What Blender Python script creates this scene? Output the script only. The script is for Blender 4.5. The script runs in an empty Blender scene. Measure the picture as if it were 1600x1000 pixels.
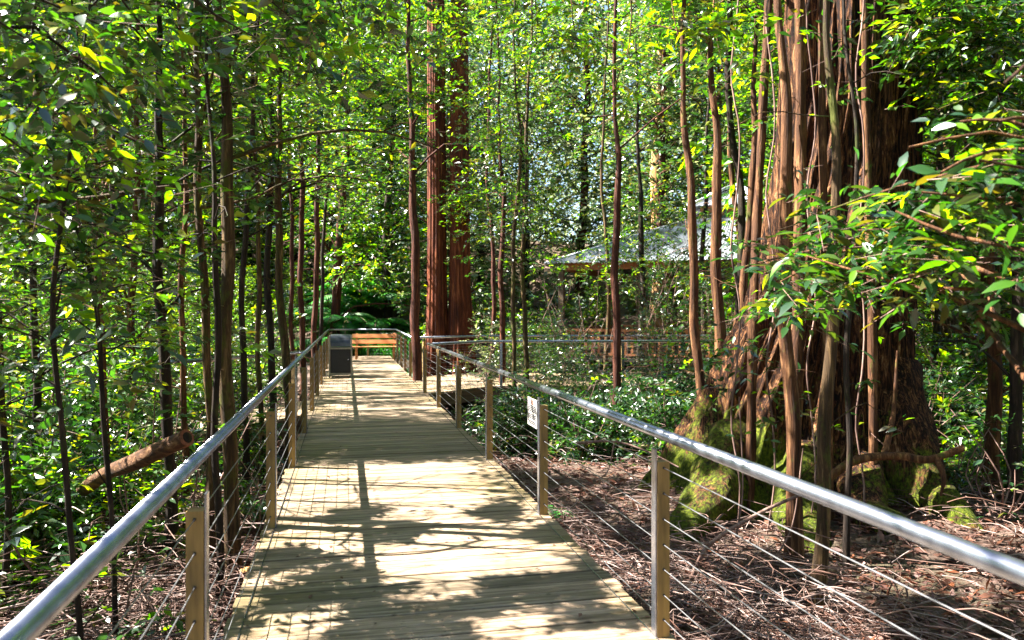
import bpy, math, random
import numpy as np
from mathutils import Vector
R = math.radians
rng = np.random.default_rng(7)
random.seed(7)
S = bpy.context.scene
COL = S.collection

# ------------------------------------------------------------------ camera
FPX, HOR, EYE = 1200.0, 488.0, 1.65
PSI = math.atan(259 / FPX)
c_, s_ = math.cos(PSI), math.sin(PSI)
cam_d = bpy.data.cameras.new('camera'); cam = bpy.data.objects.new('camera', cam_d); COL.objects.link(cam)
cam.location = (0, 0, EYE); cam.rotation_euler = (R(90), 0, -PSI)
cam_d.sensor_width = 36; cam_d.lens = 36 * FPX / 1600; cam_d.shift_y = -(500 - HOR) / 1600
cam_d.clip_start = 0.05; cam_d.clip_end = 600
cam_d.dof.use_dof = True; cam_d.dof.focus_distance = 8.5; cam_d.dof.aperture_fstop = 4.0
S.camera = cam
# ------------------------------------------------------------------ sky, sun, exposure
SUN = np.array([-0.80, 0.30, 1.0]); SUN /= np.linalg.norm(SUN)
w = bpy.data.worlds.new('World'); S.world = w; w.use_nodes = True
nt = w.node_tree; bg = nt.nodes['Background']
sky = nt.nodes.new('ShaderNodeTexSky'); sky.sky_type = 'NISHITA'; sky.sun_disc = False; sky.dust_density = 1.0; sky.air_density = .8
sky.sun_elevation = math.asin(SUN[2]); sky.sun_rotation = math.atan2(SUN[0], SUN[1])
nt.links.new(sky.outputs[0], bg.inputs[0]); bg.inputs[1].default_value = 0.05
ld = bpy.data.lights.new('sun', 'SUN'); lo = bpy.data.objects.new('sun', ld); COL.objects.link(lo)
ld.energy = 5.0; ld.angle = R(0.5); ld.color = (1.0, 0.95, 0.87)
lo.rotation_euler = Vector(SUN).to_track_quat('Z', 'Y').to_euler()
S.view_settings.view_transform = 'Standard'; S.view_settings.look = 'None'
S.view_settings.exposure = 3.1; S.view_settings.gamma = 1
S.cycles.max_bounces = 7; S.cycles.diffuse_bounces = 1; S.cycles.glossy_bounces = 2
S.cycles.transmission_bounces = 4; S.cycles.caustics_reflective = False; S.cycles.caustics_refractive = False
S.cycles.sample_clamp_indirect = 6

# ------------------------------------------------------------------ pixel helpers
F3 = np.array([s_, c_, 0.0]); R3 = np.array([c_, -s_, 0.0])
def W(px, d, py=None, z=0.0):
    p = F3 * d + R3 * ((px - 800) / FPX * d)
    p[2] = EYE + (HOR - py) / FPX * d if py is not None else z
    return p
def sn(x, y, s=1.0, k=0):
    """cheap smooth noise in -1..1"""
    x = np.asarray(x, float) * s; y = np.asarray(y, float) * s
    v = (np.sin(x * 1.7 + y * .9 + k) + np.sin(-x * 1.1 + y * 2.1 + 1.3 * k + 2) + np.sin(x * 2.9 - y * 1.7 + 2.1 * k + 4) * .6
         + np.sin(x * 4.3 + y * 3.7 + .7 * k + 1) * .4 + np.sin(-x * 5.9 + y * 6.7 + k) * .25)
    return v / 3.0
def ground_z(x, y):
    x = np.asarray(x, float); y = np.asarray(y, float)
    d = x * s_ + y * c_; l = x * c_ - y * s_
    h = -0.5 + .06 * sn(x, y, .9) + .035 * sn(x, y, 3.1, 2)
    h = h - .45 * np.exp(-(((x - 4) / 4.5) ** 2 + ((y - 14) / 3.5) ** 2))
    h = h + .18 * np.exp(-(((x - 5.4) / 2.0) ** 2 + ((y - 7.6) / 1.8) ** 2))
    h = h + np.clip(d - 29, 0, None) * .13 + .35 * np.clip(d - 46, 0, None) + np.clip(d - 26, 0, 60) * .006 * np.abs(l) ** .8
    h = h + 1.3 * np.exp(-((d - 36) / 3.6) ** 2 - ((l + 6.7) / 3.2) ** 2)
    h = h + .10 * np.clip(np.abs(l) - 14, 0, 40)
    h = np.minimum(h, 6.5 + .8 * sn(x, y, .05))
    return h

# ------------------------------------------------------------------ materials
def new_mat(name):
    m = bpy.data.materials.new(name); m.use_nodes = True
    n = m.node_tree.nodes; l = m.node_tree.links
    return m, n, l, n['Principled BSDF'], n['Material Output']
def ramp(n, pts, interp='LINEAR'):
    r = n.new('ShaderNodeValToRGB'); r.color_ramp.interpolation = interp
    e = r.color_ramp.elements
    while len(e) < len(pts): e.new(.5)
    for i, (p, c) in enumerate(pts):
        e[i].position = p; e[i].color = (*c, 1)
    return r
def coords(n, l, scale, kind='Object', rot=(0, 0, 0)):
    t = n.new('ShaderNodeTexCoord'); m = n.new('ShaderNodeMapping')
    m.inputs['Scale'].default_value = scale; m.inputs['Rotation'].default_value = rot
    l.new(t.outputs[kind], m.inputs[0]); return m
def noise(n, l, vec, scale, detail=4, rough=.6, dist=0):
    t = n.new('ShaderNodeTexNoise'); t.inputs['Scale'].default_value = scale; t.inputs['Detail'].default_value = detail
    t.inputs['Roughness'].default_value = rough; t.inputs['Distortion'].default_value = dist
    if vec is not None: l.new(vec.outputs[0], t.inputs['Vector'])
    return t
def bump(n, l, h, out, strength=.5, dist=.02):
    b = n.new('ShaderNodeBump'); b.inputs['Strength'].default_value = strength; b.inputs['Distance'].default_value = dist
    l.new(h, b.inputs['Height']); l.new(b.outputs[0], out); return b
def mixc(n, l, fac, a, b, mode='MIX'):
    m = n.new('ShaderNodeMix'); m.data_type = 'RGBA'; m.blend_type = mode
    for sock, v in ((m.inputs['Factor'], fac), (m.inputs['A'], a), (m.inputs['B'], b)):
        pass
    fi, ai, bi = m.inputs[0], m.inputs[6], m.inputs[7]
    for i, v in ((fi, fac), (ai, a), (bi, b)):
        if hasattr(v, 'links') or hasattr(v, 'is_linked'): l.new(v, i)
        elif isinstance(v, (int, float)): i.default_value = v
        else: i.default_value = (*v, 1)
    return m.outputs[2]

def leaf_mat(name, cols, trans, tfac=.42, rough=.33, spec=.5):
    m, n, l, b, o = new_mat(name)
    g = n.new('ShaderNodeNewGeometry')
    r = ramp(n, [(i / (len(cols) - 1), c) for i, c in enumerate(cols)])
    l.new(g.outputs['Random Per Island'], r.inputs[0])
    l.new(r.outputs[0], b.inputs['Base Color']); b.inputs['Roughness'].default_value = rough
    b.inputs['Specular IOR Level'].default_value = spec
    t = n.new('ShaderNodeBsdfTranslucent')
    hs = n.new('ShaderNodeMix'); hs.data_type = 'RGBA'; hs.blend_type = 'MULTIPLY'; hs.inputs[0].default_value = 1
    l.new(r.outputs[0], hs.inputs[6]); hs.inputs[7].default_value = (*trans, 1)
    l.new(hs.outputs[2], t.inputs[0])
    mx = n.new('ShaderNodeMixShader'); mx.inputs[0].default_value = tfac
    l.new(b.outputs[0], mx.inputs[1]); l.new(t.outputs[0], mx.inputs[2]); l.new(mx.outputs[0], o.inputs[0])
    return m
LEAF_B = leaf_mat('leaf_bright', [(.04, .14, .002), (.09, .22, .003), (.15, .26, .003), (.05, .17, .006), (.21, .23, .004), (.07, .19, .003)], (2.8, 2.7, .5), .5, .3, .7)
LEAF_M = leaf_mat('leaf_mid', [(.010, .05, .004), (.022, .085, .005), (.038, .10, .005), (.018, .07, .012), (.09, .07, .006), (.014, .055, .008)], (2.8, 2.8, .8), .34, .3, 1.0)
LEAF_D = leaf_mat('leaf_dark', [(.008, .028, .008), (.012, .042, .012), (.02, .055, .010), (.012, .035, .02)], (2.2, 2.8, .9), .22, .27, 1.0)
LEAF_F = leaf_mat('fern_green', [(.015, .12, .025), (.03, .18, .03), (.07, .23, .02)], (2.0, 2.4, 1.0), .45, .5)
LEAF_P = leaf_mat('leaf_glare_pale', [(.12, .19, .05), (.2, .27, .10), (.34, .38, .22), (.08, .16, .02), (.5, .5, .36)], (1.5, 1.5, .9), .38, .3, 1.0)  # sun glare on the leaves put into a paler leaf colour
def bark_mat(name, dark, mid, light, moss=0.0, fib=1.0, scale=1.0, mosscol=(.10, .16, .01), lying=False):
    m, n, l, b, o = new_mat(name)
    v = coords(n, l, (2.2 * scale, 22 * scale, 22 * scale) if lying else (22 * scale, 22 * scale, 2.2 * scale))
    a = noise(n, l, v, 1.0, 6, .7, .6)
    r = ramp(n, [(.3, dark), (.52, mid), (.72, light)]); l.new(a.outputs[0], r.inputs[0])
    v2 = coords(n, l, (2.2 * scale, 2.2 * scale, 1.1 * scale)); a2 = noise(n, l, v2, 1.0, 4)
    r2 = ramp(n, [(.35, (.55, .5, .5)), (.7, (1.25, 1.2, 1.15))]); l.new(a2.outputs[0], r2.inputs[0])
    col = mixc(n, l, 1.0, r.outputs[0], r2.outputs[0], 'MULTIPLY')
    if moss > 0:
        v3 = coords(n, l, (5, 5, 2.4)); a3 = noise(n, l, v3, 1.0, 5, .65)
        r3 = ramp(n, [(max(0, .72 - moss * .45), (0, 0, 0)), (min(1, .80 - moss * .4), (1, 1, 1))]); l.new(a3.outputs[0], r3.inputs[0])
        r4 = ramp(n, [(.3, tuple(x * .45 for x in mosscol)), (.7, mosscol)]); l.new(a.outputs[0], r4.inputs[0])
        col = mixc(n, l, r3.outputs[0], col, r4.outputs[0])
    l.new(col, b.inputs['Base Color']); b.inputs['Roughness'].default_value = .85
    b.inputs['Specular IOR Level'].default_value = .25
    bump(n, l, a.outputs[0], b.inputs['Normal'], .9 * fib, .03)
    return m
BK_DARK = bark_mat('bark_dark', (.006, .004, .003), (.025, .016, .010), (.09, .06, .04), .35, mosscol=(.05, .06, .01))
BK_MOSS = bark_mat('bark_mossy', (.010, .007, .004), (.07, .042, .017), (.32, .21, .09), .42, mosscol=(.09, .10, .012))
BK_RED = bark_mat('bark_red', (.014, .005, .004), (.07, .022, .012), (.24, .085, .04), .1)
BK_BRN = bark_mat('bark_brown', (.014, .006, .004), (.10, .042, .015), (.38, .20, .085), .3, mosscol=(.10, .11, .015))
BK_LOG = bark_mat('bark_log', (.012, .006, .004), (.10, .045, .018), (.34, .19, .09), .35, mosscol=(.09, .10, .015), lying=True)
BK_GUM = bark_mat('bark_gum', (.2, .09, .03), (.45, .26, .10), (.65, .48, .28), 0, .4)
BK_TWIG = bark_mat('twig_bark', (.06, .035, .03), (.2, .125, .10), (.42, .31, .26), 0, .4)
BK_BIGRED = bark_mat('bark_bigred', (.016, .004, .003), (.13, .032, .012), (.36, .12, .045), 0, 1.3, .55)
def giant_mat():
    m, n, l, b, o = new_mat('bark_giant')
    v = coords(n, l, (17, 17, 1.9)); a = noise(n, l, v, 1.2, 9, .76, 1.3)
    r = ramp(n, [(.40, (.004, .002, .002)), (.49, (.030, .011, .005)), (.58, (.19, .08, .03)), (.70, (.56, .35, .17))]); l.new(a.outputs[0], r.inputs[0])  # shaded gaps and lit cream streaks put into the bark colour
    v2 = coords(n, l, (1.6, 1.6, 1.3)); a2 = noise(n, l, v2, 1.0, 6, .7)
    v5 = coords(n, l, (28, 28, 20)); a5 = noise(n, l, v5, 1.0, 4, .7)
    tc = n.new('ShaderNodeTexCoord'); sp = n.new('ShaderNodeSeparateXYZ'); l.new(tc.outputs['Object'], sp.inputs[0])
    mr = n.new('ShaderNodeMapRange'); mr.inputs[1].default_value = 0.1; mr.inputs[2].default_value = 2.0
    mr.inputs[3].default_value = .26; mr.inputs[4].default_value = -.14; l.new(sp.outputs[2], mr.inputs[0])
    mx = n.new('ShaderNodeMapRange'); mx.inputs[1].default_value = -1.8; mx.inputs[2].default_value = 2.2
    mx.inputs[3].default_value = .12; mx.inputs[4].default_value = -.12; l.new(sp.outputs[0], mx.inputs[0])
    ad0 = n.new('ShaderNodeMath'); l.new(mr.outputs[0], ad0.inputs[0]); l.new(mx.outputs[0], ad0.inputs[1])
    ad = n.new('ShaderNodeMath'); l.new(a2.outputs[0], ad.inputs[0]); l.new(ad0.outputs[0], ad.inputs[1])
    fz = n.new('ShaderNodeMath'); fz.operation = 'MULTIPLY_ADD'; l.new(a5.outputs[0], fz.inputs[0]); fz.inputs[1].default_value = .45; l.new(ad.outputs[0], fz.inputs[2])
    r3 = ramp(n, [(.88, (0, 0, 0)), (1.0, (1, 1, 1))]); l.new(fz.outputs[0], r3.inputs[0])
    r4 = ramp(n, [(.34, (.012, .02, .003)), (.52, (.08, .11, .006)), (.75, (.24, .25, .02))]); l.new(a5.outputs[0], r4.inputs[0])
    col = mixc(n, l, r3.outputs[0], r.outputs[0], r4.outputs[0])
    l.new(col, b.inputs['Base Color']); b.inputs['Roughness'].default_value = .9; b.inputs['Specular IOR Level'].default_value = .2
    am = n.new('ShaderNodeMath'); am.operation = 'MULTIPLY_ADD'; l.new(a5.outputs[0], am.inputs[0]); am.inputs[1].default_value = .25; l.new(a.outputs[0], am.inputs[2])
    bump(n, l, am.outputs[0], b.inputs['Normal'], 1.0, .06)
    return m
BK_GIANT = giant_mat()
def deck_mat():
    m, n, l, b, o = new_mat('deck_timber')
    g = n.new('ShaderNodeNewGeometry')
    t = n.new('ShaderNodeTexCoord')
    cmb = n.new('ShaderNodeCombineXYZ'); mul = n.new('ShaderNodeMath'); mul.operation = 'MULTIPLY'; mul.inputs[1].default_value = 37
    l.new(g.outputs['Random Per Island'], mul.inputs[0]); l.new(mul.outputs[0], cmb.inputs[0]); l.new(mul.outputs[0], cmb.inputs[2])
    vm = n.new('ShaderNodeVectorMath'); l.new(t.outputs['Object'], vm.inputs[0]); l.new(cmb.outputs[0], vm.inputs[1])
    mp = n.new('ShaderNodeMapping'); mp.inputs['Scale'].default_value = (1.6, 26, 10); l.new(vm.outputs[0], mp.inputs[0])
    a = noise(n, l, mp, 1.0, 7, .68, .5)
    r = ramp(n, [(.3, (.05, .032, .020)), (.47, (.20, .145, .10)), (.7, (.45, .35, .275))]); l.new(a.outputs[0], r.inputs[0])
    rr = ramp(n, [(0, (.5, .49, .45)), (.3, (.85, .85, .8)), (.6, (1, .97, .92)), (1, (1.3, 1.2, 1.12))]); l.new(g.outputs['Random Per Island'], rr.inputs[0])
    col = mixc(n, l, 1.0, r.outputs[0], rr.outputs[0], 'MULTIPLY')
    v2 = coords(n, l, (.55, .8, 1)); a2 = noise(n, l, v2, 1.0, 6, .7)
    r2 = ramp(n, [(.42, (0, 0, 0)), (.66, (1, 1, 1))]); l.new(a2.outputs[0], r2.inputs[0])
    sp = n.new('ShaderNodeSeparateXYZ'); l.new(t.outputs['Object'], sp.inputs[0])
    # algae greener along the worn edges of the walkway
    ma = n.new('ShaderNodeMath'); ma.operation = 'ABSOLUTE'; mb = n.new('ShaderNodeMath'); mb.operation = 'SUBTRACT'; mb.inputs[1].default_value = .5
    l.new(sp.outputs[0], mb.inputs[0]); l.new(mb.outputs[0], ma.inputs[0])
    me = n.new('ShaderNodeMapRange'); me.inputs[1].default_value = .3; me.inputs[2].default_value = 1.15; me.inputs[3].default_value = .16; me.inputs[4].default_value = .95
    l.new(ma.outputs[0], me.inputs[0])
    fm = n.new('ShaderNodeMath'); fm.operation = 'MULTIPLY'; l.new(r2.outputs[0], fm.inputs[0]); l.new(me.outputs[0], fm.inputs[1])
    fa = n.new('ShaderNodeMath'); fa.operation = 'MULTIPLY_ADD'; fa.inputs[1].default_value = .85; fa.inputs[2].default_value = .06; l.new(fm.outputs[0], fa.inputs[0])
    mos = mixc(n, l, a.outputs[0], (.07, .052, .010), (.20, .15, .04))
    col = mixc(n, l, fa.outputs[0], col, mos)
    v4 = coords(n, l, (9, 16, 9)); a4 = noise(n, l, v4, 1.0, 3, .5)
    r5 = ramp(n, [(.26, (.25, .22, .18)), (.36, (1, 1, 1))]); l.new(a4.outputs[0], r5.inputs[0])
    col = mixc(n, l, .85, col, r5.outputs[0], 'MULTIPLY')
    l.new(col, b.inputs['Base Color']); b.inputs['Roughness'].default_value = .62; b.inputs['Specular IOR Level'].default_value = .4
    bump(n, l, a.outputs[0], b.inputs['Normal'], .45, .006)
    return m
DECK = deck_mat()
def simple(name, col, rough=.6, metal=0., nscale=20, var=.25, bmp=.1, spec=.5, stretch=(1, 1, 1)):
    m, n, l, b, o = new_mat(name)
    v = coords(n, l, tuple(nscale * x for x in stretch)); a = noise(n, l, v, 1.0, 5, .6)
    lo_ = tuple(max(0, x * (1 - var)) for x in col); hi_ = tuple(min(1, x * (1 + var)) for x in col)
    r = ramp(n, [(.3, lo_), (.7, hi_)]); l.new(a.outputs[0], r.inputs[0]); l.new(r.outputs[0], b.inputs['Base Color'])
    b.inputs['Roughness'].default_value = rough; b.inputs['Metallic'].default_value = metal; b.inputs['Specular IOR Level'].default_value = spec
    if bmp: bump(n, l, a.outputs[0], b.inputs['Normal'], bmp, .01)
    return m
STEEL = simple('stainless', (.27, .285, .33), .27, .9, 14, .25, .05)
CABLE = simple('cable_steel', (.22, .22, .23), .45, .8, 60, .2, 0)
POSTW = simple('post_timber', (.24, .15, .045), .7, 0, 18, .5, .3, stretch=(1, 1, .12))
BOLT = simple('bolt', (.05, .04, .03), .5, .4, 60, .2, 0)
FASCIA = simple('fascia_timber', (.10, .065, .04), .8, 0, 8, .5, .3, stretch=(.15, .15, 2))
BENCHW = simple('bench_timber', (.50, .20, .06), .5, 0, 14, .35, .2, stretch=(.15, 1, 1))
BINDARK = simple('bin_panel', (.008, .009, .012), .7, .0, 8, .3, .05)
BINHOOD = simple('bin_hood', (.05, .055, .07), .3, .5, 6, .5, .08)
BINFRAME = simple('bin_frame', (.22, .21, .17), .5, .3, 12, .3, .05)
SIGNW = simple('sign_white', (.42, .40, .38), .5, 0, 30, .06, 0)
SIGNK = simple('sign_print', (.03, .03, .035), .6, 0, 30, .1, 0)
SIGNO = simple('sign_heading', (.45, .2, .12), .6, 0, 30, .1, 0)
LOGCUT = simple('cut_wood', (.22, .07, .03), .8, 0, 30, .5, .2)
TWIGM = leaf_mat('dead_twig', [(.03, .012, .009), (.09, .04, .026), (.22, .14, .115), (.055, .022, .013), (.38, .29, .26), (.13, .065, .043)], (1, 1, 1), .0, .7, .3)
def roof_mat():
    m, n, l, b, o = new_mat('roof_metal')
    v = coords(n, l, (1.3, 1.3, 1.3)); a = noise(n, l, v, 1.0, 6, .7)
    r = ramp(n, [(.35, (.10, .10, .10)), (.52, (.28, .30, .33)), (.7, (.42, .45, .49))]); l.new(a.outputs[0], r.inputs[0])
    l.new(r.outputs[0], b.inputs['Base Color']); b.inputs['Roughness'].default_value = .45; b.inputs['Metallic'].default_value = .3
    return m
ROOF = roof_mat()
PAVT = simple('pavilion_timber', (.38, .15, .06), .6, 0, 6, .4, .2, stretch=(1, 1, .2))
def ground_mat():
    m, n, l, b, o = new_mat('forest_floor')
    v = coords(n, l, (1, 1, 1)); a = noise(n, l, v, 28, 8, .75); a2 = noise(n, l, v, .8, 5)
    r = ramp(n, [(.3, (.03, .018, .012)), (.5, (.12, .07, .05)), (.68, (.26, .17, .13))]); l.new(a.outputs[0], r.inputs[0])
    r2 = ramp(n, [(.45, (0, 0, 0)), (.65, (1, 1, 1))]); l.new(a2.outputs[0], r2.inputs[0])
    f = n.new('ShaderNodeMath'); f.operation = 'MULTIPLY'; f.inputs[1].default_value = .5; l.new(r2.outputs[0], f.inputs[0])
    col = mixc(n, l, f.outputs[0], r.outputs[0], (.05, .06, .015))
    l.new(col, b.inputs['Base Color']); b.inputs['Roughness'].default_value = .95
    bump(n, l, a.outputs[0], b.inputs['Normal'], 1, .05)
    return m
GROUND = ground_mat()
LIT = leaf_mat('litter_leaf', [(.025, .009, .006), (.10, .038, .023), (.20, .10, .075), (.05, .015, .009), (.33, .21, .18), (.15, .05, .02), (.015, .007, .005)], (1, .9, .8), .15, .6, .3)

# ------------------------------------------------------------------ mesh helpers
def mesh_np(name, V, F, mats, midx=None, smooth=False):
    V = np.asarray(V, np.float32); F = np.asarray(F, np.int32); k = F.shape[1]
    me = bpy.data.meshes.new(name); me.vertices.add(len(V)); me.vertices.foreach_set('co', V.ravel())
    me.loops.add(F.size); me.loops.foreach_set('vertex_index', F.ravel())
    me.polygons.add(len(F)); me.polygons.foreach_set('loop_start', np.arange(0, F.size, k, dtype=np.int32))
    for m in (mats if isinstance(mats, (list, tuple)) else [mats]): me.materials.append(m)
    if midx is not None: me.polygons.foreach_set('material_index', np.asarray(midx, np.int32))
    if smooth is not False:
        me.polygons.foreach_set('use_smooth', np.full(len(F), True) if smooth is True else np.asarray(smooth, bool))
    me.update(calc_edges=True)
    return me
def link(name, me, parent=None, loc=(0, 0, 0)):
    o = bpy.data.objects.new(name, me); COL.objects.link(o); o.location = loc
    if parent is not None: o.parent = parent
    return o
def tag(o, label=None, cat=None, group=None, kind=None):
    if label: o['label'] = label
    if cat: o['category'] = cat
    if group: o['group'] = group
    if kind: o['kind'] = kind
    return o
def thing(name, label, cat, loc=(0, 0, 0), rz=0, group=None):
    o = bpy.data.objects.new(name, None); COL.objects.link(o); o.location = tuple(float(v) for v in loc)
    o.rotation_euler = (0, 0, rz); o.empty_display_size = .3
    return tag(o, label, cat, group)
class MB:
    """collects quads (tris repeat no vertex: they use a tiny degenerate-free 4th) -> python lists, any polygon size"""
    def __init__(s): s.v = []; s.f = []; s.m = []; s.s = []
    def add(s, V, F, mi=0, sm=False):
        b = len(s.v); s.v += [tuple(map(float, p)) for p in V]
        for f in F: s.f.append([b + i for i in f]); s.m.append(mi); s.s.append(sm)
        return s
    def box(s, c, d, rz=0, mi=0, rx=0):
        hx, hy, hz = d[0] / 2, d[1] / 2, d[2] / 2; V = []
        cz, sz, cx, sx = math.cos(rz), math.sin(rz), math.cos(rx), math.sin(rx)
        for x, y, z in ((-1, -1, -1), (1, -1, -1), (1, 1, -1), (-1, 1, -1), (-1, -1, 1), (1, -1, 1), (1, 1, 1), (-1, 1, 1)):
            x *= hx; y *= hy; z *= hz
            y, z = y * cx - z * sx, y * sx + z * cx
            V.append((c[0] + x * cz - y * sz, c[1] + x * sz + y * cz, c[2] + z))
        return s.add(V, [(0, 3, 2, 1), (4, 5, 6, 7), (0, 1, 5, 4), (1, 2, 6, 5), (2, 3, 7, 6), (3, 0, 4, 7)], mi)
    def tube(s, P, r, n=10, mi=0, cap=True, sm=True):
        V, F = tube_np(P, r, n); s.add(V, F.tolist(), mi, sm)
        if cap:
            s.f.append([len(s.v) - len(V) + i for i in range(n)][::-1]); s.m.append(mi); s.s.append(False)
            s.f.append([len(s.v) - n + i for i in range(n)]); s.m.append(mi); s.s.append(False)
        return s
    def build(s, name, mats, parent=None, loc=(0, 0, 0), bevel=0):
        me = bpy.data.meshes.new(name); me.from_pydata(s.v, [], s.f)
        for m in (mats if isinstance(mats, (list, tuple)) else [mats]): me.materials.append(m)
        me.polygons.foreach_set('material_index', s.m); me.polygons.foreach_set('use_smooth', s.s); me.update()
        o = link(name, me, parent, loc)
        if bevel:
            b = o.modifiers.new('bevel', 'BEVEL'); b.width = bevel; b.segments = 2; b.limit_method = 'ANGLE'
        return o
def smooth_path(P, n):
    P = np.asarray(P, float); k = len(P)
    if k < 3: t = np.linspace(0, 1, n)[:, None]; return P[0] * (1 - t) + P[-1] * t
    Q = np.vstack([2 * P[0] - P[1], P, 2 * P[-1] - P[-2]]); out = []
    for t in np.linspace(0, k - 1 - 1e-9, n):
        i = int(t); u = t - i; a, b, c, d = Q[i], Q[i + 1], Q[i + 2], Q[i + 3]
        out.append(.5 * ((2 * b) + (c - a) * u + (2 * a - 5 * b + 4 * c - d) * u * u + (3 * b - a - 3 * c + d) * u ** 3))
    return np.array(out)
def tube_np(P, r, n=8, lump=0.0, seed=0):
    P = np.asarray(P, float); m = len(P); r = np.broadcast_to(np.asarray(r, float), (m,))
    T = np.gradient(P, axis=0); T /= np.linalg.norm(T, axis=1)[:, None] + 1e-12
    ref = np.array([0, 0, 1.]) if abs(T[:, 2]).mean() < .8 else np.array([1., 0, 0])
    A = np.cross(T, ref); A /= np.linalg.norm(A, axis=1)[:, None] + 1e-12; B = np.cross(T, A)
    th = np.linspace(0, 2 * np.pi, n, endpoint=False)
    rr = r[:, None] * np.ones((1, n))
    if lump: 
        zz = np.cumsum(np.r_[0, np.linalg.norm(np.diff(P, axis=0), axis=1)])
        rr = rr * (1 + lump * (np.sin(3 * th[None] + zz[:, None] * 2.3 + seed) * .5 + np.sin(2 * th[None] - zz[:, None] * 5.1 + seed * 2) * .5 + np.sin(5 * th[None] + zz[:, None] * 9 + seed) * .35))
    V = P[:, None] + rr[..., None] * (np.cos(th)[None, :, None] * A[:, None] + np.sin(th)[None, :, None] * B[:, None])
    i = np.arange(m - 1)[:, None] * n; j = np.arange(n)[None]; j2 = (j + 1) % n
    Fc = np.stack([i + j, i + j2, i + n + j2, i + n + j], -1).reshape(-1, 4)
    return V.reshape(-1, 3), Fc
class NP:
    """collects numpy quad meshes"""
    def __init__(s): s.V = []; s.F = []; s.M = []; s.S = []; s.n = 0
    def add(s, V, F, mi=0, sm=False):
        if len(F) == 0: return s
        s.V.append(V); s.F.append(np.asarray(F) + s.n)
        s.M.append(np.full(len(F), mi) if np.isscalar(mi) else mi); s.S.append(np.full(len(F), sm)); s.n += len(V); return s
    def tube(s, P, r, n=6, mi=0, lump=0, seed=0):
        V, F = tube_np(P, r, n, lump, seed); return s.add(V, F, mi, True)
    def mesh(s, name, mats):
        return mesh_np(name, np.vstack(s.V), np.vstack(s.F), mats, np.concatenate(s.M), np.concatenate(s.S))

# ------------------------------------------------------------------ foliage
def light_want(x, y):
    """share of leaves to leave out so that sun reaches this spot of the deck (gaps in the canopy)"""
    L = np.zeros_like(x)
    g1 = sn(x, y, .8, 11); L[g1 > .12] = .6; L[g1 > .3] = .9
    rt = (x > 2.1) & (x < 8.5) & (y > 3) & (y < 10.5); g2 = sn(x, y, 1.9, 4)
    L[rt] = np.where(g2[rt] > np.where(x[rt] > 5, -.4, .02), .95, .15)
    on = (x > -1.0) & (x < 2.1)
    n1 = sn(x * .6, y * 3.0, 1.0, 5); n2 = sn(x * 2.2, y * 2.2, 1.6, 9)
    def band(a, b, v): 
        m = on & (y > a) & (y <= b); L[m] = (v if np.isscalar(v) else v[m])
    band(-3, 3.9, np.where(n2 > .15, .9, .25)); L[on & (y > 3.1) & (y < 3.85) & (x > .9)] = 1.0
    band(3.9, 4.7, np.where(n2 > .05, .95, .1))
    band(4.7, 5.4, np.where((x > .2) & (x < 1.4), 1.0, np.where(n2 > .1, .9, .2)))
    band(5.4, 6.6, np.where(n2 > -.3, .97, .1))
    band(6.6, 8.45, np.where(x + .15 * n2 < 1.3, 1.0, .85))
    band(8.45, 8.75, .5)
    band(8.75, 12.3, .0)
    n3 = sn(x * .5, y * 4.6, 1.0, 2) + .35 * sn(x * 4, y * 6, 1.0, 8); band(12.3, 30, np.where(n3 > .18, .97, .0))
    return L
def sun_thin(P):
    x0 = P[:, 0] + P[:, 2] * .8; y0 = P[:, 1] - P[:, 2] * .3
    return rng.random(len(P)) > light_want(x0, y0)
def corridor(P):
    x, y, z = P[:, 0], P[:, 1], P[:, 2]
    inside = (x > -.75) & (x < 1.95) & (y > -2) & (y < 31) & (z < 3.1 + .04 * y)
    near = (x ** 2 + y ** 2 + (z - EYE) ** 2) < 1.1 ** 2
    return ~(inside | near)
TL = np.array([(0, 0, 0), (.45, .5, .04), (1, 0, -.10), (.45, -.5, .04)])            # simple folded leaf, two triangles as one quad
TH = np.array([(0, 0, 0), (.30, .42, .05), (.62, .40, .03), (1.05, 0, -.16), (.62, -.40, .03), (.30, -.42, .05), (.45, 0, -.02)])
def leaf_arrays(B, D, N, L, hi=False, wr=.46):
    """B base, D direction, N normal (n,3), L length (n)"""
    D = D / (np.linalg.norm(D, axis=1)[:, None] + 1e-9)
    X = np.cross(N, D); X /= np.linalg.norm(X, axis=1)[:, None] + 1e-9; Nn = np.cross(D, X)
    T = TH if hi else TL
    V = B[:, None] + L[:, None, None] * (T[None, :, 0:1] * D[:, None] + wr * T[None, :, 1:2] * X[:, None] + T[None, :, 2:3] * Nn[:, None])
    k = len(T); b = (np.arange(len(B)) * k)[:, None]
    if hi:
        F = np.concatenate([b + np.array([[0, 6, 2, 1]]), b + np.array([[6, 3, 2, 2]])], 0) if False else \
            np.concatenate([b + np.array([[0, 6, 2, 1]]), b + np.array([[0, 5, 4, 6]]), b + np.array([[6, 4, 3, 2]])], 0)
    else: F = b + np.array([[0, 1, 2, 3]])
    return V.reshape(-1, 3), F
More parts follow.
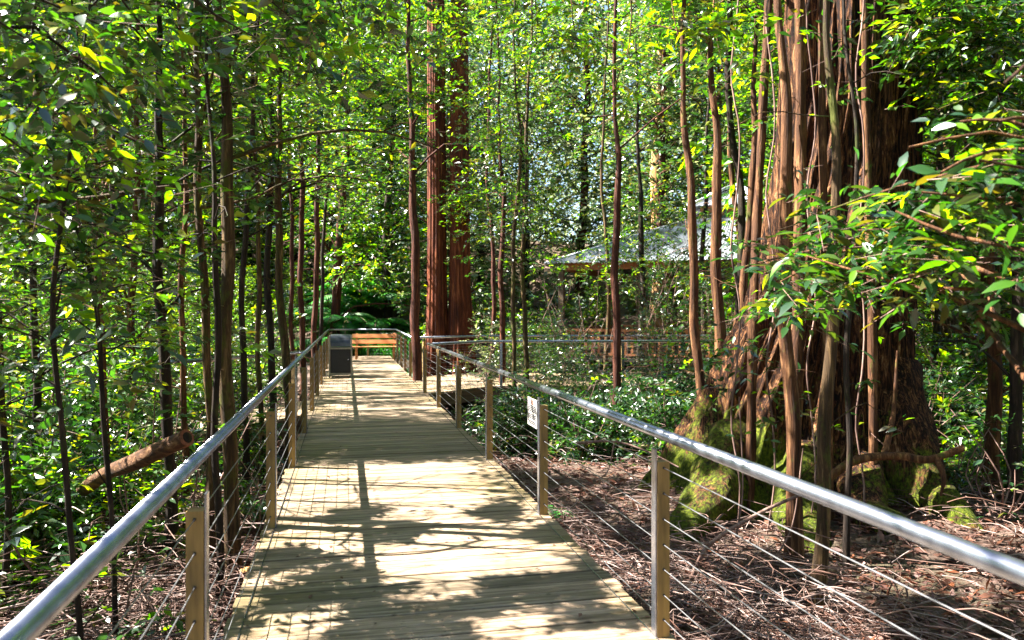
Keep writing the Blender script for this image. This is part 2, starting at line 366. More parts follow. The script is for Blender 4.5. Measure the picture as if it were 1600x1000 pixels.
def foliage(P, A, scale=.09, per=11, mats=(.25, .5, .25), hi=False, length=.34, thin=True, keep_clear=True, twig=True, droop=.35, wr=.46):
    """P spray positions, A axes. returns NP holding leaves with slots bright, mid, dark, twig"""
    out = NP(); n = len(P)
    if n == 0: return out
    A = A / (np.linalg.norm(A, axis=1)[:, None] + 1e-9)
    U = np.array([0, 0, 1.]) + rng.normal(0, .28, (n, 3)); Bv = np.cross(U, A); Bv /= np.linalg.norm(Bv, axis=1)[:, None] + 1e-9; U = np.cross(A, Bv)
    ls = length * rng.uniform(.7, 1.3, n)
    t = (np.arange(per) + .5) / per
    side = np.where(np.arange(per) % 2 == 0, 1., -1.); side[-1] = 0
    tt = t[None] * ls[:, None]
    base = P[:, None] + A[:, None] * tt[..., None] - np.array([0, 0, 1.]) * (droop * tt ** 2 / .4)[..., None] + rng.normal(0, .012, (n, per, 3))
    ph = rng.normal(.95, .2, (n, per))
    D = A[:, None] * np.cos(ph)[..., None] + Bv[:, None] * (np.sin(ph) * side[None])[..., None] + rng.normal(0, .22, (n, per, 3)) - np.array([0, 0, .18])
    Nn = U[:, None] + rng.normal(0, .38, (n, per, 3))
    base = base.reshape(-1, 3); D = D.reshape(-1, 3); Nn = Nn.reshape(-1, 3)
    L = scale * rng.uniform(.6, 1.25, len(base))
    keep = np.ones(len(base), bool)
    if thin: keep &= sun_thin(base)
    if keep_clear: keep &= corridor(base)
    sp_m = rng.choice(3, n, p=np.array(mats) / sum(mats)); mi = np.repeat(sp_m, per)
    flip = rng.random(len(mi)) < .25; mi[flip] = rng.choice(3, flip.sum(), p=np.array(mats) / sum(mats))
    base, D, Nn, L, mi = base[keep], D[keep], Nn[keep], L[keep], mi[keep]
    if len(base):
        V, Fc = leaf_arrays(base, D, Nn, L, hi, wr); out.add(V, Fc, np.tile(mi, 3) if hi else mi, bool(hi))
    if twig:
        ks = corridor(P) & sun_thin(P) if thin else corridor(P)
        E = P + A * ls[:, None] - np.array([0, 0, 1.]) * (droop * ls ** 2 / .4)[:, None]
        P2, E2, B2, U2 = P[ks], E[ks], Bv[ks] * .0022, U[ks] * .0022
        if len(P2):
            V = np.stack([P2 - B2, P2 + B2 - U2, P2 + U2, E2 - B2 * .4, E2 + B2 * .4, E2 + U2 * .4], 1).reshape(-1, 3)
            b = (np.arange(len(P2)) * 6)[:, None]
            Fc = np.concatenate([b + np.array([[0, 1, 4, 3]]), b + np.array([[1, 2, 5, 4]]), b + np.array([[2, 0, 3, 5]])])
            out.add(V, Fc, 3, False)
    return out
LM = [LEAF_B, LEAF_M, LEAF_D, BK_TWIG]
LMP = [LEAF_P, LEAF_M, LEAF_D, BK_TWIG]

def limb_path(a, b, n=7, sag=.15):
    a = np.asarray(a, float); b = np.asarray(b, float); L = np.linalg.norm(b - a)
    m1 = a + (b - a) * .35 + rng.normal(0, .10 * L, 3) + np.array([0, 0, sag * L]); m2 = a + (b - a) * .7 + rng.normal(0, .06 * L, 3) + np.array([0, 0, sag * .6 * L])
    return smooth_path([a, m1, m2, b], n)

def make_tree(name, label, cat, stem, rad, bark, group=None, limbs=8, z0=1.5, z1=7, reach=(.6, 1.5), sprays=9, dens=1.0, scale=.115, mats=(.25, .5, .25),
              hi=False, per=11, extra=(), thin=True, spread=.38, sides=9, lump=.08, mset=None, twig=True, azim=None, length=.34, flare=1.5, wr=.46):
    """stem: world points bottom..top. extra: list of (world centre, radius, n_sprays) foliage clumps, each on its own limb"""
    stem = np.asarray(stem, float); base = stem[0].copy()
    path = smooth_path(stem, max(26, len(stem) * 7)); m = len(path)
    wp = random.uniform(0, 9); wa = min(.022, .006 * (stem[-1][2] - stem[0][2])) * np.clip((path[:, 2] - base[2]) / 1.0, 0, 1)
    path = path + np.stack([wa * (np.sin(path[:, 2] * 1.9 + wp) + .5 * np.sin(path[:, 2] * 4.7 + wp * 2)), wa * np.cos(path[:, 2] * 2.3 + wp), 0 * wa], 1)
    scale = scale * random.uniform(.78, 1.3); wr = wr * random.uniform(.75, 1.25)
    tt = np.linspace(0, 1, m); h = path[:, 2] - base[2]
    r = np.interp(tt, np.linspace(0, 1, len(rad)), rad) if not np.isscalar(rad) else rad * (1 - .55 * tt)
    r = r * (1 + (flare - 1) * np.exp(-np.clip(h, 0, None) / .25))
    root = thing(name, label, cat, base, 0, group)
    tr = NP(); tr.tube(path - base, r, sides, 0, lump, random.random() * 9)
    P = []; A = []
    def do_limb(a, b, ns, rr, spr):
        lp = limb_path(a, b)
        inside = ~corridor(lp)
        if inside[:-1].any() and b[2] < 2.6: return
        tr.tube(lp - base, np.linspace(rr, rr * .3, len(lp)), 5, 0, 0)
        for _ in range(ns):
            u = random.uniform(.3, 1.05); i = min(len(lp) - 2, int(u * (len(lp) - 1))); q = lp[i] + (lp[i + 1] - lp[i]) * (u * (len(lp) - 1) - i)
            q = q + rng.normal(0, spr * (.4 + .6 * u), 3)
            ax = (b - a) / (np.linalg.norm(b - a) + 1e-6) * .5 + rng.normal(0, .6, 3) * np.array([1, 1, .45])
            P.append(q); A.append(ax)
    limbs = int(limbs * (1 + .5 * (dens - 1))); sprays = int(sprays * dens)
    for k in range(limbs):
        z = z0 + (z1 - z0) * (k + random.random()) / max(1, limbs)
        i = int(np.argmin(abs(path[:, 2] - z))); a = path[i]
        az = (k * 2.399 + random.uniform(-.5, .5)) if azim is None else random.uniform(*azim)
        ln = random.uniform(*reach) * (1.0 - .3 * (z - z0) / max(.1, z1 - z0 + .01))
        b = a + np.array([math.cos(az) * ln, math.sin(az) * ln, random.uniform(.05, .5) * ln])
        do_limb(a, b, sprays, max(.006, min(r[i] * .4, .012 * ln + .006)), spread)
    for k in range(int(limbs * .8)):                       # bare dead side twigs low on the stem
        i = random.randint(3, m - 5); 
        if path[i][2] > z1 or path[i][2] < base[2] + .5: continue
        az = random.uniform(0, 6.28); ln = random.uniform(.2, .7); b = path[i] + np.array([math.cos(az) * ln, math.sin(az) * ln, random.uniform(-.1, .4) * ln])
        if corridor(b[None])[0]: tr.tube(limb_path(path[i], b, 5) - base, np.linspace(.006, .002, 5), 4, 0)
    for cpos, rad_, ns in extra:
        cpos = np.asarray(cpos, float); i = int(np.argmin(np.linalg.norm(path - cpos, axis=1) + .4 * np.abs(path[:, 2] - cpos[2] + .5)))
        a = path[i]; lp = limb_path(a, cpos, 8)
        tr.tube(lp - base, np.linspace(min(.006 + .005 * np.linalg.norm(cpos - a), r[i] * .6), .004, len(lp)), 5, 0, 0)
        q = rng.normal(0, 1, (ns, 3)); q /= np.linalg.norm(q, axis=1)[:, None]; q *= (rng.random(ns) ** .4)[:, None] * rad_
        q[:, 2] *= .7
        for v in q: P.append(cpos + v); A.append(v * np.array([1, 1, .3]) + rng.normal(0, .35 * rad_, 3) * np.array([1, 1, .4]))
    link('trunk', tr.mesh('trunk', [bark]), root)
    if P:
        fo = foliage(np.array(P), np.array(A), scale, per, mats, hi, thin=thin, twig=twig, length=length, wr=wr)
        if fo.n:
            fo.V = [v - base for v in fo.V]
            link('crown', fo.mesh('crown', mset or LM), root)
    return root

# ================================================================== GROUND
def build_ground():
    a = np.linspace(-1, 1, 260); xs = np.sign(a) * (np.abs(a) ** 2.2) * 150
    b = np.linspace(0, 1, 280); ys = -14 + (b ** 1.7) * 175
    X, Y = np.meshgrid(xs, ys); Z = ground_z(X, Y)
    V = np.stack([X, Y, Z], -1).reshape(-1, 3); n = len(xs)
    i = np.arange(len(ys) - 1)[:, None] * n; j = np.arange(n - 1)[None]
    Fc = np.stack([i + j, i + j + 1, i + n + j + 1, i + n + j], -1).reshape(-1, 4)
    o = link('ground', mesh_np('ground', V, Fc, GROUND, smooth=True)); tag(o, kind='structure')
build_ground()

# ================================================================== BOARDWALK
def planks(poly_l, poly_r, width=.14, gap=.016, z=0, seed=0, screws=()):
    """planks laid across between two polylines"""
    mb = MB(); rnd = random.Random(seed)
    pl = np.asarray(poly_l, float); pr = np.asarray(poly_r, float)
    for (a, b), (c, d) in zip(zip(pl[:-1], pl[1:]), zip(pr[:-1], pr[1:])):
        L = max(np.linalg.norm(b - a), np.linalg.norm(d - c)); n = max(1, int(round(L / (width + gap))))
        g = gap / L * rnd.uniform(.8, 1.2)
        for k in range(n):
            g0 = g * rnd.choice([.4, .7, 1, 1, 1.6]); t0 = k / n + g0 / 2; t1 = (k + 1) / n - g / 2
            e = [rnd.uniform(-.012, .012), rnd.uniform(-.012, .012)]
            p0 = a + (b - a) * t0; p1 = a + (b - a) * t1; q0 = c + (d - c) * t0; q1 = c + (d - c) * t1
            u = (q0 - p0) / np.linalg.norm(q0 - p0)
            p0 = p0 - u * e[0]; p1 = p1 - u * e[0]; q0 = q0 + u * e[1]; q1 = q1 + u * e[1]
            dz = rnd.uniform(-.003, .002); tl = rnd.uniform(-.0015, .0015)
            zt = z + dz; zb = z - .04
            bz = .0035
            w_ = (p1 - p0); w_ = w_ / np.linalg.norm(w_) * bz
            V = [(*p0, zb), (*q0, zb), (*q1, zb), (*p1, zb),
                 (*p0, zt - bz), (*q0, zt - bz + tl), (*q1, zt - bz + tl), (*p1, zt - bz),
                 (*(p0 + w_), zt), (*(q0 + w_), zt + tl), (*(q1 - w_), zt + tl), (*(p1 - w_), zt)]
            mb.add(V, [(0, 3, 2, 1), (8, 9, 10, 11), (0, 1, 5, 4), (1, 2, 6, 5), (2, 3, 7, 6), (3, 0, 4, 7), (4, 5, 9, 8), (6, 7, 11, 10), (5, 6, 10, 9), (7, 4, 8, 11)])
            for fx in screws:
                for ft in (.22, .78):
                    q = p0 + (q0 - p0) * fx + (p1 - p0) * ft + np.array([rnd.uniform(-.006, .006), 0])
                    zz = zt + tl * fx + .0006; e_ = .0042
                    mb.add([(q[0] - e_, q[1] - e_, zz), (q[0] + e_, q[1] - e_, zz), (q[0] + e_, q[1] + e_, zz), (q[0] - e_, q[1] + e_, zz)], [(0, 1, 2, 3)], 1)
    return mb
XL, XR = -.62, 1.62
dk = planks([(XL, -2.0), (XL, 29.6)], [(XR, -2.0), (XR, 19.6 + 0), ][:1] + [(XR, 29.6)], seed=3, screws=(.045, .5, .955))
deck = tag(dk.build('boardwalk', [DECK, BOLT]), kind='structure')
mb = MB()
for x in (XL + .05, .5, XR - .05): mb.box((x, 13.8, -.14), (.05, 31.4, .19))
for k in range(13):
    mb.box((.5, -1 + 2.4 * k, -.30), (2.1, .10, .12))
    for x in (-.45, 1.45): mb.box((x, -1 + 2.4 * k, -.66), (.10, .10, .60))
mb.build('deck_frame', FASCIA, deck)
mb = MB()
for x in (XL - .001, XR + .001): mb.box((x, 13.8, .006), (.012, 31.4, .02))   # thin metal edging strip
# metal strip only just proud of the boards
mb = MB(); mb.box((XL + .085, 13.8, .0045), (.006, 31.2, .004)); mb.box((XR - .085, 13.8, .0045), (.006, 31.2, .004))
mb.build('edge_strip', STEEL, deck)

def P2(px, d): return W(px, d)[:2]
sideN = [np.array([1.63, 15.60]), P2(764, 17.2), P2(950, 17.2), P2(1180, 17.4), P2(1500, 17.6)]
sideF = [np.array([1.63, 19.60]), P2(762, 21.2), P2(950, 21.2), P2(1180, 21.4), P2(1500, 21.6)]
sw = tag(planks(sideN, sideF, seed=5).build('side_walkway', DECK), kind='structure')
def fascia(pts, parent, z=-.17, h=.24, th=.045):
    mb = MB()
    for a, b in zip(pts[:-1], pts[1:]):
        m = (a + b) / 2; L = np.linalg.norm(b - a); mb.box((m[0], m[1], z), (L, th, h), math.atan2(b[1] - a[1], b[0] - a[0]))
    for p in pts[1:]: mb.box((p[0], p[1] + .15, -.75), (.12, .12, 1.0))
    return mb.build('fascia_board', FASCIA, parent)
fascia([p + np.array([0, .05]) for p in sideN], sw)
leftN = [np.array([XL - .01, 12.9]), P2(275, 10.0), P2(150, 9.9)]
leftF = [np.array([XL - .01, 15.0]), P2(280, 11.6), P2(150, 11.5)]
lw = tag(planks(leftN, leftF, seed=8).build('left_walkway', DECK), kind='structure')
fascia([p + np.array([0, .05]) for p in leftN], lw)

# ================================================================== HANDRAILS
def post_mesh():
    mb = MB(); mb.box((0, 0, .27), (.062, .062, 1.27)); 
    return mb
HZ = [.09, .215, .345, .47, .60, .73, .86]
_pm = None
def add_post(parent, x, y, rz, inner):
    """timber post with a flat steel bar on its inner side that carries the rail; bolts on the face"""
    global _pm
    if _pm is None:
        a = MB(); a.box((0, 0, .24), (.064, .064, 1.30))
        for h in HZ: a.tube([(0, -.041, h), (0, .041, h)], .0065, 8, mi=1)
        p = a.build('post', [POSTW, BOLT], parent)
        b = MB(); b.box((0, 0, .43), (.009, .055, 1.05)); q = b.build('steel_bar', STEEL, p, bevel=.0015)
        _pm = (p, q); new = _pm
    else:
        new = tuple(o.copy() for o in _pm)
        for o in new: COL.objects.link(o)
        new[0].parent = parent; new[1].parent = new[0]
    new[0].location = (x, y, 0); new[0].rotation_euler = (0, 0, rz); new[1].location = (inner * .038, 0, 0)
    return new[0]
def handrail(name, label, pts, posts, inner, group, ext=None, zr=1.0, r=.03, collars=(), cat='handrail'):
    pts = [np.asarray(p, float) for p in pts]
    root = thing(name, label, cat, (pts[0][0], pts[0][1], 0), 0, group); o = pts[0]
    def rel(p, z): return (p[0] - o[0], p[1] - o[1], z)
    mb = MB(); path = []
    for i, p in enumerate(pts):
        if 0 < i < len(pts) - 1:
            u = (pts[i - 1] - p) / np.linalg.norm(pts[i - 1] - p); v = (pts[i + 1] - p) / np.linalg.norm(pts[i + 1] - p)
            for t in np.linspace(0, 1, 6): path.append(rel(p + u * .09 * (1 - t) ** 2 + v * .09 * t ** 2, zr))
        else: path.append(rel(p, zr))
    mb.tube(path, r, 18); mb.build('rail', STEEL, root)
    for (p, rz) in posts:
        add_post(root, p[0] - o[0], p[1] - o[1], rz, inner)
    n = np.array([-inner, 0])
    cp = []
    for i, p in enumerate(pts): cp.append(p)
    # cables run through the post centres
    q = [pp for pp, _ in posts]
    for h in HZ:
        c = MB(); c.tube([rel(p, h) for p in q], .0026, 6, cap=False); c.build('cable', CABLE, root)
    for y_ in collars:
        c = MB(); 
        for i in range(len(pts) - 1):
            a, b = pts[i], pts[i + 1]
            if min(a[1], b[1]) <= y_ <= max(a[1], b[1]):
                t = (y_ - a[1]) / (b[1] - a[1]); p = a + (b - a) * t; u = (b - a) / np.linalg.norm(b - a)
                c.tube([rel(p - u * .035, zr), rel(p - u * .012, zr)], r + .003, 18); c.tube([rel(p + u * .012, zr), rel(p + u * .03, zr)], r + .003, 18)
                c.build('collar', STEEL, root); break
    return root
GR = 'steel pipe handrails with timber posts and cables'
PX = 1.575
postsR = [((PX, 3.68 + 2.41 * k), 0) for k in range(-2, 6)]
postsL = [((-.565, y), 0) for y in (-1.6, .8, 3.15, 6.15, 8.5, 10.9, 13.3, 15.7, 18.1, 20.5, 22.9, 25.3, 27.6, 29.4)]
hr_r = handrail('handrail', 'long steel handrail on the right edge of the boardwalk with the notice on one post', [(1.645, -1.5), (1.645, 15.75)], postsR, -1, GR, collars=(5.85, 10.6, 1.2))
hr_l = handrail('handrail', 'long steel handrail on the left edge of the boardwalk running back past the bin', [(-.645, -2), (-.645, 29.3), (-.5, 29.6), (.4, 29.65)], postsL, 1, GR, collars=(5.0, 9.8))
handrail('handrail', 'short steel handrail at the far end behind the bench and along its right side', [(.42, 29.65), (1.85, 29.6), (1.65, 19.9)],
         [((.8, 29.6), 0), ((1.8, 29.5), 0), ((1.76, 27.2), 0), ((1.71, 24.6), 0), ((1.66, 22.2), 0), ((1.62, 19.9), 0)], -1, GR)
def polyposts(pts, step=2.4, start=.3):
    out = []
    for a, b in zip(pts[:-1], pts[1:]):
        L = np.linalg.norm(b - a); n = max(1, int(round(L / step))); rz = math.atan2(b[1] - a[1], b[0] - a[0]) - math.pi / 2
        for k in range(n): out.append((a + (b - a) * ((k + .1) / n), rz))
    out.append((pts[-1], rz)); return out
sN = [p + np.array([0.02, .06]) for p in sideN]; sN[0] = np.array([1.72, 15.70])
sF = [p - np.array([0, .06]) for p in sideF]; sF[0] = np.array([1.75, 19.75])
handrail('handrail', 'near steel handrail of the side walkway branching off to the right', sN, polyposts(sN), 1, GR)
handrail('handrail', 'far steel handrail of the side walkway in front of the twin red tree and pavilion', sF, polyposts(sF), -1, GR)
lN = [p + np.array([0, .06]) for p in leftN]; lN[0] = np.array([-.66, 12.95])
handrail('handrail', 'dark steel handrail of the left side walkway half hidden by saplings', lN, polyposts(lN), -1, GR)

# ================================================================== NOTICE SIGN
def sign():
    y = 6.05; root = thing('notice_sign', 'small white printed notice fixed to the second right post under the handrail', 'sign', (1.53, y + .05, .575), R(90))
    mb = MB(); mb.box((.165, .002, .235), (.33, .006, .235)); mb.build('panel', SIGNW, root, bevel=.001)
    mb = MB(); rnd = random.Random(4)
    mb.box((.165, .0065, .328), (.08, .002, .011), mi=1); mb.box((.165, .0065, .310), (.12, .002, .009), mi=1)
    for i in range(11):
        z = .288 - i * .0145; x = .03
        if i in (4, 8): continue
        while x < .30:
            wd = rnd.uniform(.006, .02); 
            if x + wd > .31: break
            mb.box((x + wd / 2, .0065, z), (wd, .002, .0085), mi=0); x += wd + .005
    mb.build('lettering', [SIGNK, SIGNO], root)
sign()

# ================================================================== BIN
def bin_():
    cx, y = -.14, 20.1; w, dp = .58, .55
    root = thing('litter_bin', 'dark square litter bin with curved grey hood standing by the left handrail', 'litter bin', (cx, y, 0))
    mb = MB()
    for sx in (-1, 1):
        for sy in (-1, 1): mb.box((sx * (w / 2 - .02), sy * (dp / 2 - .02), .53), (.04, .04, 1.06))
    for z in (.10, .74): 
        for sy in (-1, 1): mb.box((0, sy * (dp / 2 - .018), z), (w - .08, .034, .045))
        for sx in (-1, 1): mb.box((sx * (w / 2 - .018), 0, z), (.034, dp - .08, .045))
    mb.build('frame', BINFRAME, root, bevel=.004)
    mb = MB(); mb.box((0, 0, .42), (w - .07, dp - .05, .60)); mb.build('body', BINDARK, root, bevel=.01)
    door = MB(); door.box((0, -dp / 2 + .006, .42), (w - .12, .014, .56)); d = door.build('door', BINDARK, root, bevel=.004)
    k = MB(); k.tube([(.19, -dp / 2 - .018, .46), (.19, -dp / 2 - .002, .46)], .014, 10); k.build('lock', STEEL, d)
    # hood: quarter-round from front lip over the top to the back
    n = 14; hw = w / 2 - .045; V = []; Fc = []
    for sx in (-1, 1):
        for i in range(n + 1):
            a = math.pi * i / n; V.append((sx * hw, -math.cos(a) * (dp / 2 - .02), .79 + math.sin(a) ** .8 * .30))
    for i in range(n): Fc.append((i, i + 1, n + 2 + i, n + 1 + i))
    Fc.append(tuple(range(n, -1, -1))); Fc.append(tuple(range(n + 1, 2 * n + 2)))
    mb = MB(); mb.add(V, Fc, 0, False); mb.build('hood', BINHOOD, root)
    mb = MB(); mb.box((0, -dp / 2 + .075, .87), (w * .62, .02, .10)); mb.build('chute', BINDARK, root, bevel=.004)
bin_()

# ================================================================== BENCH
def bench():
    root = thing('park_bench', 'orange brown slatted timber bench at the far end of the boardwalk', 'bench', (1.0, 27.6, 0), R(-4))
    W_ = 1.62
    mb = MB()
    for k in range(4): mb.box((0, -.20 + k * .125, .43), (W_, .105, .035))
    mb.build('seat', BENCHW, root, bevel=.005)
    mb = MB(); t = R(-24)
    for z, y in ((.60, .27), (.80, .355)): mb.box((0, y, z), (W_, .035, .15), rx=t)
    mb.build('backrest', BENCHW, root, bevel=.005)
    for sx in (-1, 1):
        x = sx * (W_ / 2 - .16); a = MB()
        a.box((x, -.20, .205), (.07, .08, .41)); a.build('leg', BENCHW, root, bevel=.005)
        a = MB(); a.box((x, .20, .205), (.07, .08, .41)); a.build('leg', BENCHW, root, bevel=.005)
        a = MB(); a.box((x, 0, .385), (.066, .50, .045)); a.box((x, .335, .64), (.06, .05, .55), rx=t); a.build('bracket', BENCHW, root)
bench()

# ================================================================== PAVILION
def pavilion():
    o = W(1148, 30.5, z=0); rz = R(-32); gz = float(ground_z(o[0], o[1]))
    root = thing('pavilion', 'open timber pavilion with pale corrugated hipped roof and raised ridge cap behind the trees', 'pavilion', (o[0], o[1], gz), rz)
    B = -gz
    A, C_ = 5.9, 4.3; ze, zt = 3.45 + B, 5.4 + B
    def hip(A, C_, a, c, z0, z1, name, pitch=.19, parent=root):
        # corrugated faces: front/back/left/right trapezoids
        mb = NP()
        def face(p0, p1, q1, q0):
            p0, p1, q0, q1 = map(np.array, (p0, p1, q0, q1)); L = np.linalg.norm(p1 - p0); n = int(L / pitch) * 4; m = 2
            nn = np.cross(p1 - p0, q0 - p0).astype(float); nn /= np.linalg.norm(nn)
            V = []
            lq = np.linalg.norm(q1 - q0)
            for j in range(m + 1):
                v = j / m; a_ = p0 + (q0 - p0) * v; b_ = p1 + (q1 - p1) * v; 
                for i in range(n + 1):
                    x = i / n; V.append(a_ + (b_ - a_) * x + nn * .022 * math.sin(i * math.pi / 2))
            V = np.array(V); i = np.arange(m)[:, None] * (n + 1); j = np.arange(n)[None]
            Fc = np.stack([i + j, i + j + 1, i + n + 2 + j, i + n + 1 + j], -1).reshape(-1, 4); mb.add(V, Fc, 0, False)
        c0 = [(-A, -C_, z0), (A, -C_, z0), (A, C_, z0), (-A, C_, z0)]; c1 = [(-a, -c, z1), (a, -c, z1), (a, c, z1), (-a, c, z1)]
        for i in range(4): face(c0[i], c0[(i + 1) % 4], c1[(i + 1) % 4], c1[i])
        r_ = link(name, mb.mesh(name, [ROOF]), parent)
        s = r_.modifiers.new('s', 'SOLIDIFY'); s.thickness = .02
        rb = MB()
        for p, q in zip(c0, c1): rb.tube([p, q], .05, 8)
        rb.build('ridge_cap', ROOF, r_)
        return r_
    hip(A + .5, C_ + .5, 1.3, .95, ze, zt, 'roof')
    hip(1.7, 1.3, .06, .05, zt + .38, zt + 1.32, 'upper_roof')
    mb = MB(); mb.box((0, 0, zt + .12), (2.5, 1.8, .5)); mb.build('louvre', PAVT, root)
    for x in (-A, -A / 2, 0, A / 2, A):
        for y in (-C_, C_):
            mb = MB(); mb.box((x, y, ze / 2 + .1), (.20, .20, ze)); mb.build('post', FASCIA, root, bevel=.01)
    mb = MB()
    for y in (-C_, C_): mb.box((0, y, ze - .12), (2 * A, .12, .25))
    for x in (-A, A): mb.box((x, 0, ze - .12), (.12, 2 * C_ - .2, .25))
    mb.build('beam', PAVT, root)
    mb = MB(); mb.box((0, 0, B - .06), (2 * A + .3, 2 * C_ + .3, .12)); mb.build('platform', FASCIA, root)
    mb = MB()
    for y in (-C_, C_):
        mb.box((0, y + .001, B + 1.0), (2 * A - .25, .07, .10)); mb.box((0, y + .001, B + .12), (2 * A - .25, .05, .08))
        for k in range(48): mb.box((-A + .2 + k * (2 * A - .4) / 47, y, B + .56), (.09, .03, .78))
    for x in (-A,):
        mb.box((x, 0, B + 1.0), (.07, 2 * C_ - .3, .10))
        for k in range(34): mb.box((x, -C_ + .2 + k * (2 * C_ - .4) / 33, B + .56), (.03, .09, .78))
    mb.build('balustrade', PAVT, root)
pavilion()
# ================================================================== GIANT TREE
def giant():
    D = 8.9; k = D / FPX; zb = -.95
    tab = np.array([(14, 1272, 1410), (9.6, 1258, 1425), (5.2, 1246, 1432), (3.76, 1232, 1424), (2.3, 1200, 1410), (1.56, 1168, 1402), (.83, 1120, 1408), (.35, 1092, 1412), (.0, 1070, 1430), (-.3, 1050, 1475), (zb, 1030, 1500)])[::-1]
    zs = np.concatenate([np.linspace(zb, 3, 190), np.linspace(3.05, 14, 150)]); n = 640
    xl = np.interp(zs, tab[:, 0], tab[:, 1]); xr = np.interp(zs, tab[:, 0], tab[:, 2])
    ker = np.ones(15) / 15
    xl = np.convolve(np.pad(xl, 7, 'edge'), ker, 'valid'); xr = np.convolve(np.pad(xr, 7, 'edge'), ker, 'valid')
    cx = (xl + xr) / 2; hw = (xr - xl) / 2 * k
    th = np.linspace(0, 2 * np.pi, n, endpoint=False)
    T, Z = np.meshgrid(th, zs)
    base_f = np.exp(-np.clip(Z + .5, 0, None) / .9)
    tw = T + .10 * np.sin(Z * .7) + .04 * np.sin(Z * 2.3 + T * 2)
    def ridg(f, ph): return 1 - 2 * np.abs(np.sin(tw * f / 2 + ph))        # sharp grooves
    r = 1 + .05 * np.sin(tw * 3 + 1) + .065 * ridg(9, .4 + .25 * np.sin(Z)) + .055 * ridg(17, 1.7 + .3 * np.sin(Z * 1.3)) + .034 * ridg(41, .3 + .5 * np.sin(Z * 1.9 + T)) + .010 * ridg(83, 2 + np.sin(Z * 2.7))
    r += base_f * (.16 * np.sin(tw * 5 + .6) + .07 * np.sin(tw * 8 + 2))
    rg = np.random.default_rng(3)
    def strand(bins, zl, sc):
        A_ = rg.random((int(15 / zl) + 3, bins)); u = (tw / (2 * np.pi) * bins) % bins; i0 = u.astype(int) % bins; i1 = (i0 + 1) % bins; fu = u - u.astype(int)
        zz = (Z + 1) / zl; j0 = zz.astype(int); fz = zz - j0; fz = fz * fz * (3 - 2 * fz)
        return sc * ((A_[j0, i0] * (1 - fu) + A_[j0, i1] * fu) * (1 - fz) + (A_[j0 + 1, i0] * (1 - fu) + A_[j0 + 1, i1] * fu) * fz - .5)
    r += strand(48, 1.1, .10) + strand(110, .55, .075) + strand(230, .3, .035)
    chunk = sn(T * 9, Z * 1.6, 1, 3) * .016 + sn(T * 26, Z * 4.0, 1, 7) * .012
    r += chunk
    dep = np.minimum(hw, .85 + .45 * np.exp(-np.clip(zs + .5, 0, None) / .8))
    X = (cx - cx[0])[:, None] * k + hw[:, None] * r * np.cos(T); Yd = dep[:, None] * r * np.sin(T)
    # side root to the right and front
    c0 = W(cx[0], D, z=0)
    P = c0[None, None] + R3 * X[..., None] + F3 * Yd[..., None]; P[..., 2] = Z
    base = np.array([c0[0], c0[1], -.45])
    root = thing('giant_tree', 'giant old tree with fluted shaggy bark, moss on its flared base and spreading roots', 'tree', base)
    V = (P - base).reshape(-1, 3); i = np.arange(len(zs) - 1)[:, None] * n; j = np.arange(n)[None]; j2 = (j + 1) % n
    Fc = np.stack([i + j, i + j2, i + n + j2, i + n + j], -1).reshape(-1, 4)
    link('trunk', mesh_np('trunk', V, Fc, BK_GIANT, smooth=True), root)
    def rootlet(pts, r0, r1, nm='surface_root', mat=BK_GIANT, lump=.22, n=14):
        p = smooth_path(pts, 26); q = NP(); q.tube(p - base, np.linspace(r0, r1, 26), n, 0, lump, random.random() * 9); link(nm, q.mesh(nm, [mat]), root)
    g = lambda px, d, dz=0: np.array([*W(px, d)[:2], float(ground_z(*W(px, d)[:2])) + dz])
    rootlet([W(1375, 8.6, z=.95), W(1408, 8.2, z=.35), g(1440, 7.9, .16), g(1480, 7.6, .02), g(1530, 7.2, -.16)], .40, .13, lump=.12)
    rootlet([W(1330, 8.2, z=.2), g(1350, 7.5, .12), g(1400, 7.1, .03), g(1450, 6.9, -.1)], .28, .08)
    rootlet([W(1150, 8.4, z=.2), g(1110, 7.8, .15), g(1075, 7.4, .03), g(1050, 7.1, -.12)], .34, .12)
    rootlet([W(1240, 8.2, z=.1), g(1250, 7.5, .1), g(1262, 7.1, 0), g(1280, 6.8, -.12)], .30, .12)
    # hanging stems that cling to the left face
    for px0, px1, dd, r0 in ((1228, 1170, 8.15, .04), (1262, 1240, 7.82, .05), (1283, 1292, 7.85, .035), (1345, 1362, 7.95, .035)):
        pts = [np.array([*W(px0 + (px1 - px0) * (1 - t) + 4 * math.sin(t * 9 + px0), dd - .45 * max(0, .35 - t) * 2)[:2], -.6 + t * 11.5]) for t in np.linspace(0, 1, 9)]
        rootlet(pts, r0 * 1.25, r0 * .7, 'clinging_stem', BK_BRN if px0 % 3 else BK_GIANT, .3, 11)
    # crown high above
    cp = base + np.array([0, 0, 12.0]); P_ = []; A_ = []
    for kx in range(9):
        az = kx * 2.4; e = cp + np.array([math.cos(az) * 3.0, math.sin(az) * 3.0, random.uniform(.5, 4)])
        for _ in range(40):
            P_.append(e + rng.normal(0, .7, 3)); A_.append(rng.normal(0, 1, 3) * np.array([1, 1, .4]))
    fo = foliage(np.array(P_), np.array(A_), .14, 10); fo.V = [v - base for v in fo.V]; link('crown', fo.mesh('crown', LM), root)
giant()

